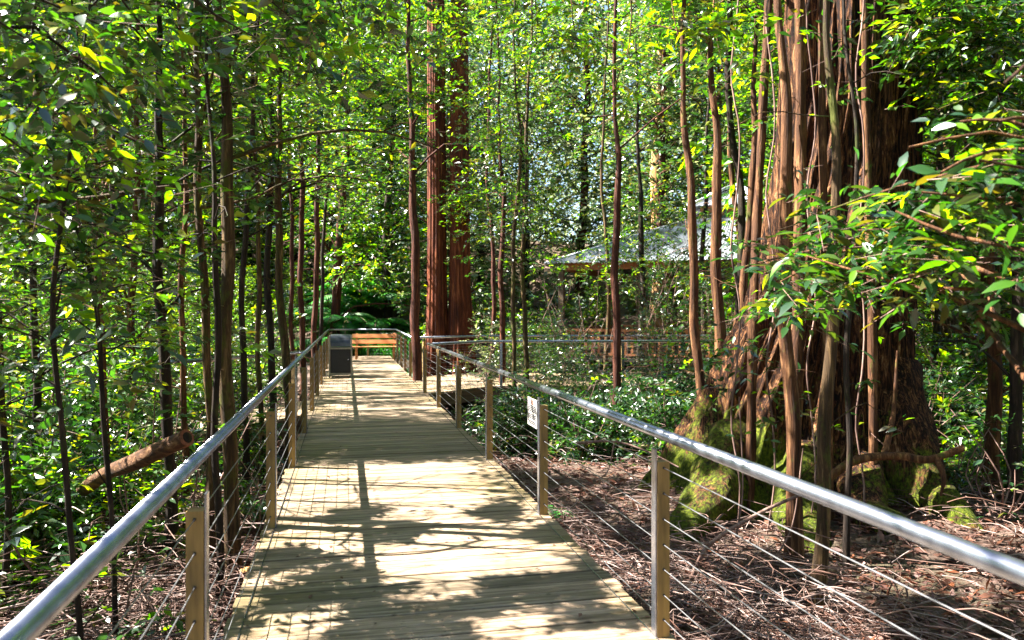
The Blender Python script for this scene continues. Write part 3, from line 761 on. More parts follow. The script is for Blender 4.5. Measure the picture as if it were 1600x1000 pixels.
# ================================================================== TWIN RED TREE
def twin():
    D = 21.5; k = D / FPX; b = W(703, D, z=-.6)
    root = thing('red_bark_tree', 'tall tree with two straight red brown stems side by side beyond the right handrail', 'tree', b)
    zs = np.linspace(-.7, 17, 170); n = 96; th = np.linspace(0, 2 * np.pi, n, endpoint=False); T, Z = np.meshgrid(th, zs)
    for px0, px1, w0, w1 in ((684, 683, 17, 14.5), (719, 719, 21, 16)):
        cx = np.interp(zs, [-.7, 2, 17], [px0, px1, px1 - 3]); hw = np.interp(zs, [-.7, .3, 2.5, 17], [w0 + 10, w0 + 2, w1, w1 - 4]) * k
        r = 1 + .05 * np.sin(T * 4 + Z * .25 + px0) + .045 * (1 - 2 * np.abs(np.sin(T * 8 + .25 * np.sin(Z)))) + .03 * (1 - 2 * np.abs(np.sin(T * 15 + .4 * np.sin(Z * .8 + px0)))) + sn(T * 8, Z, 1, 3) * .012
        r += np.exp(-np.clip(Z + .4, 0, None) / .7) * .14 * np.sin(T * 5 + px0)
        Pp = W(0, 0)[None, None] * 0 + (F3 * D)[None, None] + R3 * (((cx - 800) * k)[:, None] + hw[:, None] * r * np.cos(T))[..., None] + F3 * (hw[:, None] * r * np.sin(T))[..., None]
        Pp[..., 2] = Z; V = (Pp - b).reshape(-1, 3); i = np.arange(len(zs) - 1)[:, None] * n; j = np.arange(n)[None]
        Fc = np.stack([i + j, i + (j + 1) % n, i + n + (j + 1) % n, i + n + j], -1).reshape(-1, 4)
        link('trunk', mesh_np('trunk', V, Fc, BK_BIGRED, smooth=True), root)
    P_ = []; A_ = []
    def clump(c, r_, ns):
        for _ in range(ns): P_.append(c + rng.normal(0, r_ * .5, 3)); A_.append(rng.normal(0, 1, 3) * np.array([1, 1, .4]))
    for px, py, r_, ns in ((715, 330, .55, 50), (735, 300, .6, 50), (765, 310, .6, 50), (690, 60, .7, 60), (740, 20, .8, 60), (700, 150, .4, 30), (660, 90, .6, 40), (790, 340, .5, 40)):
        clump(W(px, D - .7, py), r_, ns)
    for _ in range(10): clump(b + np.array([random.uniform(-3, 3), random.uniform(-3, 3), random.uniform(12, 17)]), .9, 40)
    fo = foliage(np.array(P_), np.array(A_), .12, 10); fo.V = [v - b for v in fo.V]; link('crown', fo.mesh('crown', LM), root)
twin()

# ================================================================== NAMED TREES (trunks one can tell apart)
def stem_px(pts, d, top=10.0, dvar=0.0):
    out = []
    for i, (px, py) in enumerate(pts):
        out.append(W(px, d + dvar * i, py))
    out = sorted(out, key=lambda p: p[2])
    g = float(ground_z(out[0][0], out[0][1]))
    if out[0][2] > g - .05:
        b = out[0].copy(); b[2] = g - .08
        if out[0][2] - g < .35: out[0] = b
        else: out.insert(0, b)
    else: out[0][2] = g - .08
    if out[-1][2] < top:
        t = out[-1].copy(); dz = top - t[2]; sl = (out[-1] - out[-2]); sl = sl / max(.3, sl[2]) * dz * .6
        t = t + np.array([np.clip(sl[0], -.8, .8), np.clip(sl[1], -.8, .8), dz]); out.append(t)
    return out
GS = 'saplings and slender trunks left of the boardwalk'
GT = 'slender trunks right of the boardwalk'
def T(label, pts, d, wpx, bark, group, name='sapling_tree', cat='tree', top=10, **k):
    r0 = wpx / 2 * d / FPX
    k.setdefault('dens', 2.7 if group == GS else 2.2)
    return make_tree(name, label, cat, stem_px(pts, d, top), [r0 * 1.15, r0, r0 * .9, r0 * .55, r0 * .25], bark, group, **k)
# ---- left side, near to far
T('thin dark sapling nearest the left edge, bending slightly, its top forking among dark leaves', [(120, 960), (100, 700), (92, 450), (105, 240), (125, 120)], 3.9, 9, BK_DARK, GS,
  limbs=11, z0=1.3, z1=4.2, reach=(.5, 1.2), sprays=8, scale=.085, hi=True, top=4.6, mats=(.2, .4, .4), azim=(1.2, 4.6))
T('thin crooked sapling leaning left, second from the left edge of the picture', [(180, 930), (168, 640), (130, 400), (80, 245)], 4.6, 8, BK_DARK, GS,
  limbs=9, z0=1.0, z1=4.4, reach=(.5, 1.2), sprays=8, scale=.085, hi=True, top=4.8, mats=(.2, .45, .35))
T('pale lit pole like sapling behind the two crooked ones at far left', [(165, 880), (160, 560), (150, 300), (148, 150)], 7.0, 9, BK_BRN, GS, limbs=11, z0=1.2, z1=7, sprays=10, top=8)
T('dark trunk right behind the sawn end of the fallen log', [(264, 800), (255, 520), (248, 250), (244, 0)], 6.3, 17, BK_DARK, GS, limbs=12, z0=1.5, z1=8, sprays=10, reach=(.7, 1.7), top=9)
T('slim mossy trunk leaning a little left of the thickest left trunk', [(335, 860), (322, 600), (313, 250), (304, 0)], 6.2, 13, BK_MOSS, GS, limbs=10, z0=2.2, z1=8, sprays=9, reach=(.7, 1.6), top=9)
T('thickest mossy trunk left of the boardwalk, behind the near left rail post', [(364, 870), (357, 560), (352, 250), (344, 0)], 6.0, 21, BK_MOSS, GS, limbs=10, z0=2.6, z1=8, sprays=10, reach=(.8, 1.8), top=9)
T('dark straight trunk just in front of the thickest mossy left trunk', [(345, 860), (338, 560), (332, 330), (328, 120)], 5.7, 11, BK_DARK, GS, limbs=7, z0=2.4, z1=6, sprays=8, top=7)
T('slightly bowed dark sapling rising beyond the left handrail, bending right at the top', [(383, 700), (380, 520), (388, 250), (402, 0)], 9.0, 10, BK_DARK, GS, limbs=11, z0=2.4, z1=8, sprays=10, top=9)
T('yellowish lichen covered trunk leaning left right beside the left handrail', [(450, 640), (440, 460), (433, 250), (440, 90)], 10.2, 13, BK_MOSS, GS, limbs=10, z0=3.0, z1=8.5, sprays=10, reach=(.7, 1.6), top=9)
T('dark trunk hugging the yellowish lichen covered one on its left side', [(425, 650), (420, 400), (424, 200), (420, 0)], 10.8, 11, BK_DARK, GS, limbs=9, z0=3, z1=9, sprays=10, top=10)
T('thin mossy stem standing between the bowed sapling and the lichen covered trunk', [(408, 640), (404, 460), (399, 200), (405, 20)], 9.6, 8, BK_MOSS, GS, limbs=9, z0=2.8, z1=8, sprays=9, top=9)
T('reddish slim trunk first right of the lichen covered trunk', [(458, 600), (456, 450), (453, 250), (450, 60)], 14, 7, BK_RED, GS, limbs=8, z0=3.4, z1=10, sprays=11, scale=.10, top=11)
T('straight red brown trunk seen above the left handrail, middle of the three reddish ones', [(472, 580), (471, 400), (470, 200), (466, 0)], 15, 9, BK_RED, GS, limbs=9, z0=4, z1=11, sprays=12, scale=.11, top=12)
T('red brown trunk nearest the litter bin, rightmost of the three reddish ones', [(492, 560), (494, 400), (498, 250), (492, 90)], 17, 9, BK_RED, GS, limbs=9, z0=4, z1=11, sprays=12, scale=.11, top=12)
T('slender dark tree left of the litter bin just behind the far left handrail', [(500, 540), (506, 380), (514, 220)], 21, 6, BK_DARK, GS, limbs=9, z0=4, z1=11, sprays=12, scale=.12, top=12)
T('sapling with pale bark between the dark trunk and the slim mossy trunk on the left', [(290, 820), (285, 560), (290, 300), (282, 60)], 7.6, 9, BK_BRN, GS, limbs=11, z0=1.4, z1=8, sprays=10, top=9)
T('thin dark trunk far left in the second row behind the fallen log', [(60, 760), (52, 500), (46, 250), (50, 30)], 8.0, 11, BK_DARK, GS, limbs=12, z0=.8, z1=8, sprays=11, reach=(.7, 1.8), top=9)
T('leafy young tree at the very left margin of the picture', [(8, 860), (0, 560), (-10, 250)], 5.2, 10, BK_DARK, GS, limbs=12, z0=.9, z1=5.2, sprays=10, reach=(.6, 1.5), top=6.5)
T('dim trunk standing in the left side walkway area behind the crooked saplings', [(205, 720), (208, 450), (214, 200)], 10.5, 11, BK_BRN, GS, limbs=13, z0=1, z1=9, sprays=12, reach=(.8, 2), scale=.1, top=10)
# ---- centre and right
T('red brown single trunk at the corner where the right side walkway leaves the boardwalk', [(652, 596), (649, 450), (646, 300), (640, 120)], 18.6, 15, BK_RED, GT, name='red_bark_tree', limbs=9, z0=4.6, z1=12, sprays=14, scale=.12, top=13, reach=(1, 2.2))
T('thin reddish trunk just right of the twin red tree', [(785, 590), (784, 450), (786, 330), (781, 200)], 18, 9, BK_RED, GT, limbs=9, z0=3.6, z1=10, sprays=12, scale=.11, top=11)
T('slim grey green sapling swaying right of the thin reddish trunk', [(806, 600), (800, 450), (812, 260), (806, 120)], 15, 7, BK_MOSS, GT, limbs=10, z0=2.2, z1=9, sprays=10, scale=.10, top=10)
T('slim mossy sapling, right one of the pair left of the notice post', [(822, 590), (818, 450), (822, 250), (828, 100)], 15.5, 8, BK_MOSS, GT, limbs=10, z0=2.4, z1=9, sprays=10, scale=.1, top=10)
T('straight red brown trunk in front of the low end of the pavilion roof', [(962, 640), (963, 450), (964, 280), (962, 150)], 13, 13, BK_RED, GT, limbs=9, z0=4.4, z1=10, sprays=11, scale=.1, top=11, reach=(.8, 1.8))
T('orange brown leaning trunk, left one of the pair in front of the pavilion roof', [(1095, 640), (1086, 460), (1074, 250), (1068, 60)], 10.2, 15, BK_BRN, GT, limbs=7, z0=5.0, z1=9, sprays=10, top=10, reach=(.7, 1.5))
T('orange brown straight trunk, right one of the pair in front of the pavilion roof', [(1124, 600), (1122, 430), (1118, 250), (1112, 70)], 10.8, 18, BK_BRN, GT, limbs=7, z0=5.2, z1=9.5, sprays=10, top=10, reach=(.7, 1.5))
T('smooth orange trunk leaning right beside the shaggy left edge of the giant tree', [(1158, 560), (1170, 380), (1176, 200), (1184, 40)], 10.4, 13, BK_BRN, GT, limbs=7, z0=5, z1=9, sprays=10, top=10, reach=(.7, 1.5))
T('reddish mossy trunk growing directly in front of the giant tree', [(1240, 885), (1236, 650), (1226, 300), (1219, 0)], 6.6, 22, BK_BRN, GT, limbs=5, z0=4.6, z1=8, sprays=9, top=9, reach=(.6, 1.4))
T('mossy trunk bending at its base, nearest tree to the right handrail', [(1272, 985), (1290, 760), (1300, 560), (1300, 300), (1298, 0)], 5.4, 20, BK_MOSS, GT, limbs=4, z0=4, z1=6.5, sprays=8, top=8, reach=(.5, 1.2))
T('thin dark stem in front of the right half of the giant tree', [(1322, 800), (1328, 600), (1334, 300), (1324, 0)], 6.4, 9, BK_DARK, GT, limbs=4, z0=4, z1=7, sprays=8, top=8, reach=(.4, 1.0))
T('bushy tree with pale sunlit trunk at the right edge behind the handrail', [(1548, 720), (1552, 560), (1545, 300), (1560, 60)], 8.6, 22, BK_BRN, GT, limbs=14, z0=.7, z1=7, sprays=12, reach=(.6, 1.5), top=9,
  extra=[(W(px, d, py), .45, 45) for px, py, d in ((1480, 60, 7.8), (1540, 40, 7.4), (1500, 130, 8.0), (1570, 150, 7.2), (1530, 220, 7.8), (1450, 20, 7.6), (1580, 300, 7.6))])
T('dark trunk leaning out of the picture at the far right', [(1590, 760), (1585, 500), (1600, 250)], 8.0, 18, BK_DARK, GT, limbs=14, z0=.6, z1=7, sprays=11, reach=(.6, 1.5), top=8)
T('slim trunk in the shade just right of the giant tree', [(1462, 640), (1466, 450), (1470, 200), (1465, 20)], 12.5, 11, BK_DARK, GT, limbs=13, z0=1.8, z1=9, sprays=12, reach=(.8, 1.8), scale=.1, top=10)
T('slender reddish trunk in the shade left of the right edge tree', [(1512, 640), (1508, 450), (1512, 200)], 13.5, 11, BK_RED, GT, limbs=13, z0=1.6, z1=9, sprays=12, reach=(.8, 1.8), scale=.1, top=10)
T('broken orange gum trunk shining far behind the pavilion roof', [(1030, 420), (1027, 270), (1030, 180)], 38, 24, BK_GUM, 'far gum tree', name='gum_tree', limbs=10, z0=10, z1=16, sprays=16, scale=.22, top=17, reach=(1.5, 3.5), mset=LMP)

T('leafy tree whose crown hangs across the middle of the pavilion roof', [(1000, 560), (1004, 420), (998, 250)], 23.5, 10, BK_DARK, GT, limbs=4, z0=6, z1=9, top=10, scale=.13, dens=1.4,
  extra=[(W(px, d, py), .8, 60) for px, py, d in ((900, 410, 24.5), (950, 388, 24), (990, 352, 24), (1030, 372, 24), (1045, 410, 23.5), (985, 430, 23.5), (930, 440, 23.5), (1000, 310, 24.5))])
T('leafy tree between the pavilion and the two orange brown trunks', [(1100, 560), (1098, 420), (1104, 250)], 22.5, 9, BK_DARK, GT, limbs=4, z0=6.5, z1=9, top=10, scale=.13, dens=1.4,
  extra=[(W(px, d, py), .7, 60) for px, py, d in ((1080, 340, 23), (1110, 390, 23), (1150, 400, 22.5), (1090, 440, 22.5), (1180, 430, 22.5), (1050, 300, 23.5))])
# ---- foreground branch tree right (trunk just outside the frame)
def near_right():
    base = np.array([2.75, 1.6, -.55])
    st = [base, base + np.array([.05, 0, 1.0]), base + np.array([-.02, .08, 2.2]), base + np.array([.1, .1, 3.6])]
    ex = []
    for px, py, d, r_, ns in ((1340, 360, 3.0, .22, 22), (1260, 400, 3.2, .20, 18), (1400, 330, 2.7, .2, 16), (1470, 270, 2.3, .2, 14), (1560, 190, 2.0, .20, 14), (1590, 120, 2.1, .18, 10),
                             (1560, 380, 2.6, .22, 14), (1500, 400, 2.9, .22, 14), (1290, 330, 3.3, .18, 14), (1220, 440, 3.6, .2, 16), (1150, 420, 4.2, .22, 16), (1330, 430, 3.4, .2, 14), (1420, 230, 2.6, .12, 5), (1600, 300, 2.0, .16, 8), (1240, 480, 3.8, .15, 10), (1500, 190, 2.4, .2, 16), (1440, 300, 2.6, .18, 12), (1570, 130, 1.9, .16, 12), (1530, 250, 2.1, .18, 14)):
        ex.append((W(px, d, py), r_, ns))
    make_tree('leafy_tree', 'glossy leaved tree reaching blurred bright branches in from the right edge', 'tree', st, [.04, .035, .03, .02], BK_BRN, None,
              limbs=0, extra=[(c, r_ * 1.15, int(n * 1.7)) for c, r_, n in ex], hi=True, scale=.1, mats=(.16, .5, .34), per=8, length=.24, wr=.42)
near_right()
# ---- top foreground sprays: overhanging tree left of the camera
def near_top():
    base = np.array([-2.6, 1.4, -.55])
    st = [base, base + np.array([0, .1, 1.5]), base + np.array([.15, .2, 3]), base + np.array([.3, .5, 4.5])]
    ex = []
    for px, py, d, r_, ns in ((40, 60, 3.0, .35, 20), (160, 40, 3.3, .35, 20), (90, 150, 3.4, .35, 18), (260, 90, 3.6, .35, 18), (230, 190, 4.0, .3, 14), (400, 60, 4.2, .35, 14), (470, 40, 4.6, .3, 14),
                             (540, 30, 5.0, .35, 14), (640, 10, 5.2, .3, 10), (-30, 260, 3.2, .3, 14), (60, 330, 3.8, .3, 12), (330, 20, 3.9, .3, 12)):
        ex.append((W(px, d, py), r_, ns))
    make_tree('leafy_tree', 'overhanging tree spreading dark backlit leaves across the top left corner', 'tree', st, [.06, .05, .045, .02], BK_DARK, None,
              limbs=0, extra=[(c, r_ * 1.2, int(n * 1.8)) for c, r_, n in ex], hi=True, scale=.085, mats=(.2, .4, .4), per=8, length=.28, wr=.5)
near_top()
def near_top_right():
    base = np.array([4.2, 4.2, -.55])
    st = [base, base + np.array([-.1, .1, 2.2]), base + np.array([0, .2, 4]), base + np.array([-.2, .3, 6.2])]
    b2 = W(900, 7.5, z=-.5)
    ex = []
    for px, py, d, r_, ns in ((900, 60, 6.6, .5, 30), (980, 90, 6.4, .5, 30), (1060, 60, 6.2, .5, 26), (840, 40, 7.0, .45, 24), (1130, 110, 6.0, .35, 16), (760, 20, 7.5, .4, 18), (950, 20, 6.8, .4, 16), (1200, 30, 5.5, .35, 12)):
        ex.append((W(px, d, py), r_, ns))
    st = [W(1660, 5.6, z=-.6), W(1670, 5.6, z=1.5), W(1640, 5.6, z=3.6), W(1500, 5.8, z=4.9), W(1300, 6, z=5.1), W(1050, 6.4, z=5.0), W(800, 7, z=5.0)]
    make_tree('leafy_tree', 'tree at right whose long bough hangs bright leaves over the top centre', 'tree', st, [.07, .065, .055, .045, .035, .025, .012], BK_BRN, None,
              limbs=0, extra=[(c, r_ * 1.2, int(n * 1.8)) for c, r_, n in ex], hi=True, scale=.085, mats=(.5, .4, .1), per=9, length=.3)
near_top_right()

# ================================================================== CANOPY TREES that shade the deck (crowns above the frame)
LANDC = [(-1e9, 'beyond the left margin'), (0, 'above the fallen log'), (150, 'behind the sawn log end'), (300, 'behind the thick mossy trunk'), (400, 'behind the lichen covered trunk'), (460, 'behind the reddish trunks by the bin')]
def canopy():
    H = 9.0
    spec = [  # target deck spot (x, y), sprays
        (.5, 9.3, 190), (.4, 10.2, 190), (.5, 11.0, 190), (.6, 11.9, 170), (.0, 9.8, 120), (1.1, 10.6, 150), (.5, 4.2, 60), (.2, 5.8, 50), (.5, 2.0, 90), (.2, 13.4, 120), (.9, 14.8, 120), (.2, 16.4, 120), (.9, 18.0, 120), (.3, 19.8, 110), (.9, 21.6, 110), (.4, 23.5, 110), (.9, 25.4, 110), (.4, 27.4, 110)]
    for i, (x, y, ns) in enumerate(spec):
        h = H + random.uniform(-1.2, 1.2)
        c = np.array([x - .8 * h, y + .3 * h, h])
        bx = c[0] - random.uniform(.3, 1.2); by = c[1] + random.uniform(-.3, .8); g = float(ground_z(bx, by))
        st = [np.array([bx, by, g - .1]), np.array([bx + .1, by, 3.0]), np.array([bx, by + .1, 6.2]), np.array([bx + .3, by, h + .8])]
        ex = [(c + rng.normal(0, 1, 3) * np.array([.7, .7, .6]), .85, int(ns * .8)) for _ in range(4)]
        pxc = 800 + FPX * (bx * c_ - by * s_) / max(.5, bx * s_ + by * c_)
        make_tree('canopy_tree', 'tall ' + ['dark', 'mossy', 'brown'][i % 3] + ' canopy tree trunk ' + [t for a_, t in LANDC if pxc >= a_][-1], 'tree', st, [.10, .085, .07, .04], [BK_DARK, BK_MOSS, BK_BRN][i % 3],
                  'tall canopy trees left of the boardwalk', limbs=4, z0=6.5, z1=8.5, sprays=8, extra=ex, scale=.11, thin=True, twig=False)
canopy()

def shade_canopy_right():  # high crowns added to block sky and sun and deepen the shade
    for i, (x, y, h) in enumerate(((6.5, 12.0, 10), (9.5, 9.0, 9.5), (12.0, 12.5, 10), (8.2, 15.2, 10), (12.5, 16, 10.5), (4.4, 23.5, 11), (8.5, 24.5, 11), (13, 22, 11), (9.5, 4.5, 9), (13.5, 7, 10), (2.9, 26, 11), (5.5, 2.2, 8.5))):
        g = float(ground_z(x, y)); st = [np.array([x, y, g - .1]), np.array([x + .1, y, 3.0]), np.array([x - .1, y + .1, 6.2]), np.array([x + .1, y, h + .8])]
        ex = [(np.array([x, y, h]) + rng.normal(0, 1, 3) * np.array([1.3, 1.3, .6]), 1.1, 110) for _ in range(4)]
        pxc = 800 + FPX * (x * c_ - y * s_) / max(.5, x * s_ + y * c_)
        where = [t for a_, t in ((-1e9, 'beyond the side walkway near the bench'), (700, 'close to the twin red tree'), (900, 'by the side walkway'), (1060, 'behind the orange brown pair'), (1180, 'behind the giant tree'), (1430, 'right of the giant tree'), (1600, 'beyond the right margin')) if pxc >= a_][-1]
        make_tree('canopy_tree', 'slim tall ' + ['dark', 'red brown', 'mossy', 'brown'][i % 4] + ' added shade tree ' + where, 'tree', st, [.075, .065, .05, .03], [BK_DARK, BK_RED, BK_MOSS, BK_BRN][i % 4],
                  'tall added shade trees right of the boardwalk', limbs=4, z0=6.5, z1=8.5, sprays=8, extra=ex, scale=.12, twig=False)
shade_canopy_right()
# ================================================================== BACKGROUND TREES
def bg_variant(k, pale=False):
    r = random.Random(k); st = [np.array([0, 0, -.3]), np.array([r.uniform(-.2, .2), 0, 3.]), np.array([r.uniform(-.4, .4), .1, 7.]), np.array([r.uniform(-.5, .5), .2, 12.])]
    t = make_tree('forest_tree', 'x', 'tree', st, [.15, .12, .09, .03], [BK_BRN, BK_DARK, BK_RED, BK_MOSS][k % 4], None, limbs=46, z0=.5, z1=11, reach=(1.1, 2.8), sprays=20, scale=.15,
                  mats=[(.5, .35, .15), (.3, .5, .2), (.2, .45, .35), (.45, .45, .1), (.5, .3, .2)][k % 5], thin=False, spread=.5, twig=False, length=.45, per=10, mset=LMP if pale else LM)
    return t
def corridor_off(P): return np.ones(len(P), bool)
_c = corridor; corridor = corridor_off
VAR = [bg_variant(k, k in (5, 6)) for k in range(7)]
corridor = _c
used = set()
def place(k, x, y, label, group, sc=1.0, rz=0):
    src = VAR[k]
    if k in used:
        o = src.copy(); COL.objects.link(o)
        for ch in src.children:
            c = ch.copy(); COL.objects.link(c); c.parent = o
    else: o = src; used.add(k)
    o.location = (x, y, float(ground_z(x, y))); o.rotation_euler = (0, 0, rz); o.scale = (sc, sc, sc); tag(o, label, 'tree', group)
zones = [(-160, 300, 'leafy tree deep in the wood at the left of the picture', 'background trees at the left'),
         (300, 640, 'leafy tree deep in the wood behind the litter bin and bench', 'background trees behind the bench'),
         (640, 900, 'sunlit leafy tree beyond the side walkway behind the twin red tree', 'background trees beyond the side walkway'),
         (900, 1250, 'leafy tree in the wood beyond the pavilion', 'background trees beyond the pavilion'),
         (1250, 1760, 'leafy tree in the wood behind and right of the giant tree', 'background trees at the right')]
rb = random.Random(11)
LANDT = [(-999, 'beyond the left margin trunks'), (90, 'beyond the fallen log'), (230, 'behind the dark trunk by the log end'), (330, 'behind the mossy left trunks'), (440, 'behind the lichen covered trunk'), (500, 'above the litter bin'), (560, 'above the bench'),
         (640, 'behind the twin red tree'), (745, 'right of the twin red tree'), (850, 'left of the pavilion roof'), (960, 'above the pavilion roof'), (1060, 'behind the orange brown pair of trunks'),
         (1180, 'behind the giant tree'), (1430, 'right of the giant tree'), (1530, 'behind the right edge trunks')]
def tlabel(px, dd, k):
    where = [t for a, t in LANDT if px >= a][-1]; dist = [t for a, t in [(0, 'nearer'), (15.5, 'middle distance'), (21, 'farther'), (29, 'distant'), (37, 'remote'), (44, 'farthest')] if dd >= a][-1]
    return dist + ' ' + ['brown stemmed', 'dark stemmed', 'red stemmed', 'mossy stemmed', 'leaning brown', 'pale leaved', 'bright pale leaved'][k] + ' forest tree ' + where
for d, step in ((13, 170), (17, 140), (21, 115), (26, 100), (32, 85), (39, 75), (47, 65)):
    px = -180 + rb.uniform(0, step)
    while px < 1760:
        dd = d + rb.uniform(-1.5, 1.5); p = W(px, dd)
        ok = True
        if -2.2 < p[0] < 3.6 and p[1] < 31.5: ok = False
        if 560 < px < 1210 and dd < 24: ok = False               # side walkway and view of the pavilion
        if 840 < px < 1230 and dd < 35: ok = False
        if px < 320 and 9 < dd < 12.5: ok = False
        if 730 < px < 1010 and (dd < 44 or rb.random() < .4): ok = False
        if 1050 < px < 1480 and dd < 12: ok = False
        if dd < 20 and 380 < px < 520: ok = False
        if ok:
            z = next((z for z in zones if z[0] <= px < z[1]), zones[0])
            pale = 640 < px < 1150 and d > 20  # bright sunlit zone painted with the paler leaf colour
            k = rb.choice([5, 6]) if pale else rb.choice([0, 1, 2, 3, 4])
            mx_ = 9 if (p[0] > -1 or p[1] > 36) else max(.3, (-p[0] - 3.2) / .8 / 11.5)
            place(k, p[0], p[1], tlabel(px, dd, k), z[3], min(mx_, rb.uniform(.8, 1.15) * (1.0 if d < 30 else 1.4 if d < 45 else 1.75)), rb.uniform(0, 6.28))
        px += step * rb.uniform(.7, 1.3)
# the wood goes on around and behind the viewpoint
for i in range(34):
    az = 30 + (i * 137.5) % 300; rr = 5.5 + 12 * ((i * .618) % 1.0)      # degrees clockwise from the view direction
    if az < 48 or az > 312: continue
    a_ = PSI + math.radians(az); x, y = rr * math.sin(a_), rr * math.cos(a_)
    if -2.5 < x < 3.2: x = -3.6 if i % 2 else 4.2
    m_ = 9 if x > 0 else max(.3, (-x - 3.0) / .8 / 11.5)
    place(i % 5, x, y, 'forest tree of the wood around and behind the viewpoint, outside the picture', 'trees around the viewpoint', min(m_, rb.uniform(.8, 1.1)), i)
for k in range(7):
    if k not in used: place(k, *W(500 + 90 * k, 50)[:2], tlabel(500 + 90 * k, 50, k), zones[1][3])

# ================================================================== FAR FOREST on the slope
def far_forest():
    n = 46000; px = rng.uniform(-260, 1860, n); d = 40 + 60 * rng.random(n)
    P = F3 * d[:, None] + R3 * ((px - 800) / FPX * d)[:, None]
    P[:, 2] = ground_z(P[:, 0], P[:, 1]) + rng.random(n) ** 1.0 * 26
    cl = sn(P[:, 0], P[:, 1], .35, 3) + .5 * sn(P[:, 0], P[:, 2], .8, 1)
    cl = cl - .45 * np.clip((P[:, 2] - 9) / 12, 0, 1.2) + .25 * (np.abs(px - 870) < 190); gz_ = P[:, 2] - ground_z(P[:, 0], P[:, 1]); P = P[(cl > -.55) | (gz_ < 5)]
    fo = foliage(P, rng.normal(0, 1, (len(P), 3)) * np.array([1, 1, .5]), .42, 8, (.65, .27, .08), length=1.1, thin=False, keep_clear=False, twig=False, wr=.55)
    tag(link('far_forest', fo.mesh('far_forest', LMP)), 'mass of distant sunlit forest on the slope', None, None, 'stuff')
far_forest()

# ================================================================== SHRUBS
def shrub(label, px, d, h, rad, n, mats=(.2, .5, .3), scale=.085, group='shrubs of the forest floor', hi=False, name='shrub', mset=None):
    p = W(px, d); g = float(ground_z(p[0], p[1])); base = np.array([p[0], p[1], g - .03]); root = thing(name, label, 'shrub', base, 0, group)
    st = NP(); P = []; A = []
    ns = max(4, int(n / 22))
    for k in range(ns):
        az = random.uniform(0, 6.28); rr = random.random() ** .6 * rad; e = base + np.array([math.cos(az) * rr, math.sin(az) * rr, h * random.uniform(.4, 1)])
        lp = smooth_path([base + rng.normal(0, .04, 3) * np.array([1, 1, 0]), base + (e - base) * .5 + rng.normal(0, .1 * h, 3) * np.array([1, 1, .3]), e], 7)
        st.tube(lp - base, np.linspace(.012, .004, 7), 5)
        for _ in range(int(n / ns)):
            u = random.uniform(.25, 1.0); q = lp[min(6, int(u * 6))] + rng.normal(0, .13 * max(rad, .5), 3); q[2] = max(q[2], g + .03)
            P.append(q); A.append((q - base) * np.array([1, 1, .25]) + rng.normal(0, .4, 3) * np.array([1, 1, .4]))
    link('stems', st.mesh('stems', [BK_TWIG]), root)
    fo = foliage(np.array(P), np.array(A), scale, 9, mats, hi, length=.28); 
    if fo.n: fo.V = [v - base for v in fo.V]; link('leaves', fo.mesh('leaves', mset or LM), root)
SH = [('low leafy shrub under the left handrail beside the near left post', 215, 4.6, .7, .35, 22), ('small shrub at the bottom left corner', 30, 3.6, .7, .4, 20),
      ('shrub in front of the fallen log at the left', 120, 5.4, 1.2, .6, 50), ('shrub behind the sawn end of the fallen log', 250, 7.2, 1.8, .8, 130),
      ('tall shrub left of the fallen log at the left margin', 0, 6.3, 2.2, .9, 170), ('bright sapling bush beside the left handrail above the log end', 300, 6.6, 1.7, .6, 90),
      ('shrub in front of the left side walkway near its bend', 190, 8.7, 1.9, .9, 150), ('leafy bush at the foot of the lichen covered trunk', 405, 9.4, 1.5, .6, 90),
      ('bush beneath the left handrail by the third left post', 395, 7.6, 1.0, .35, 50),
      ('broad shrub in front of the side walkway below the pavilion', 905, 15.6, 2.1, 1.5, 330), ('dense shrub behind the notice post', 860, 13.6, 1.5, 1.2, 260),
      ('dark shrub left of the orange brown pair of trunks', 1030, 13.8, 2.0, 1.4, 320), ('pale leafy bush right of the twin red tree', 765, 19.5, 2.4, .9, 220),
      ('dark low bush at the left foot of the giant tree', 1075, 12.2, 1.2, 1.0, 200), ('tall bush in front of the pavilion posts', 900, 19.0, 3.4, 1.1, 330),
      ('high dark bush half hiding the pavilion roof', 1040, 20.0, 4.4, 1.2, 420), ('bush between the pavilion and the giant tree', 1150, 18.5, 3.8, 1.1, 300),
      ('shrub in the shade right of the giant tree', 1440, 11.0, 1.5, .9, 160), ('leafy shrub at the right edge below the bushy tree', 1560, 7.6, 1.2, .6, 130),
      ('bush behind the right edge trunks', 1520, 12.0, 2.6, 1.3, 260), ('small bush by the twisted dead branch', 1490, 8.6, .9, .5, 70),
      ('dark bush in front of the side walkway between the slim pair and the pavilion', 960, 16.3, 1.7, 1.0, 170), ('dark tall bush left of the giant tree in front of the side walkway', 1080, 15.6, 1.8, 1.0, 170), ('bush under the slim pair of saplings by the side walkway', 815, 15.0, 1.8, .9, 200), ('low shrub at the foot of the side walkway fascia', 780, 14.2, .8, .8, 120)]
for s in SH:
    s = list(s); s[5] = int(s[5] * 1.6)
    pal = s[0].startswith('pale'); shrub(*s, mats=(.5, .35, .15) if (pal or 'bright' in s[0]) else ((.03, .35, .62) if s[1] > 740 else (.18, .5, .32)), mset=LMP if pal else None, hi=s[2] < 7)
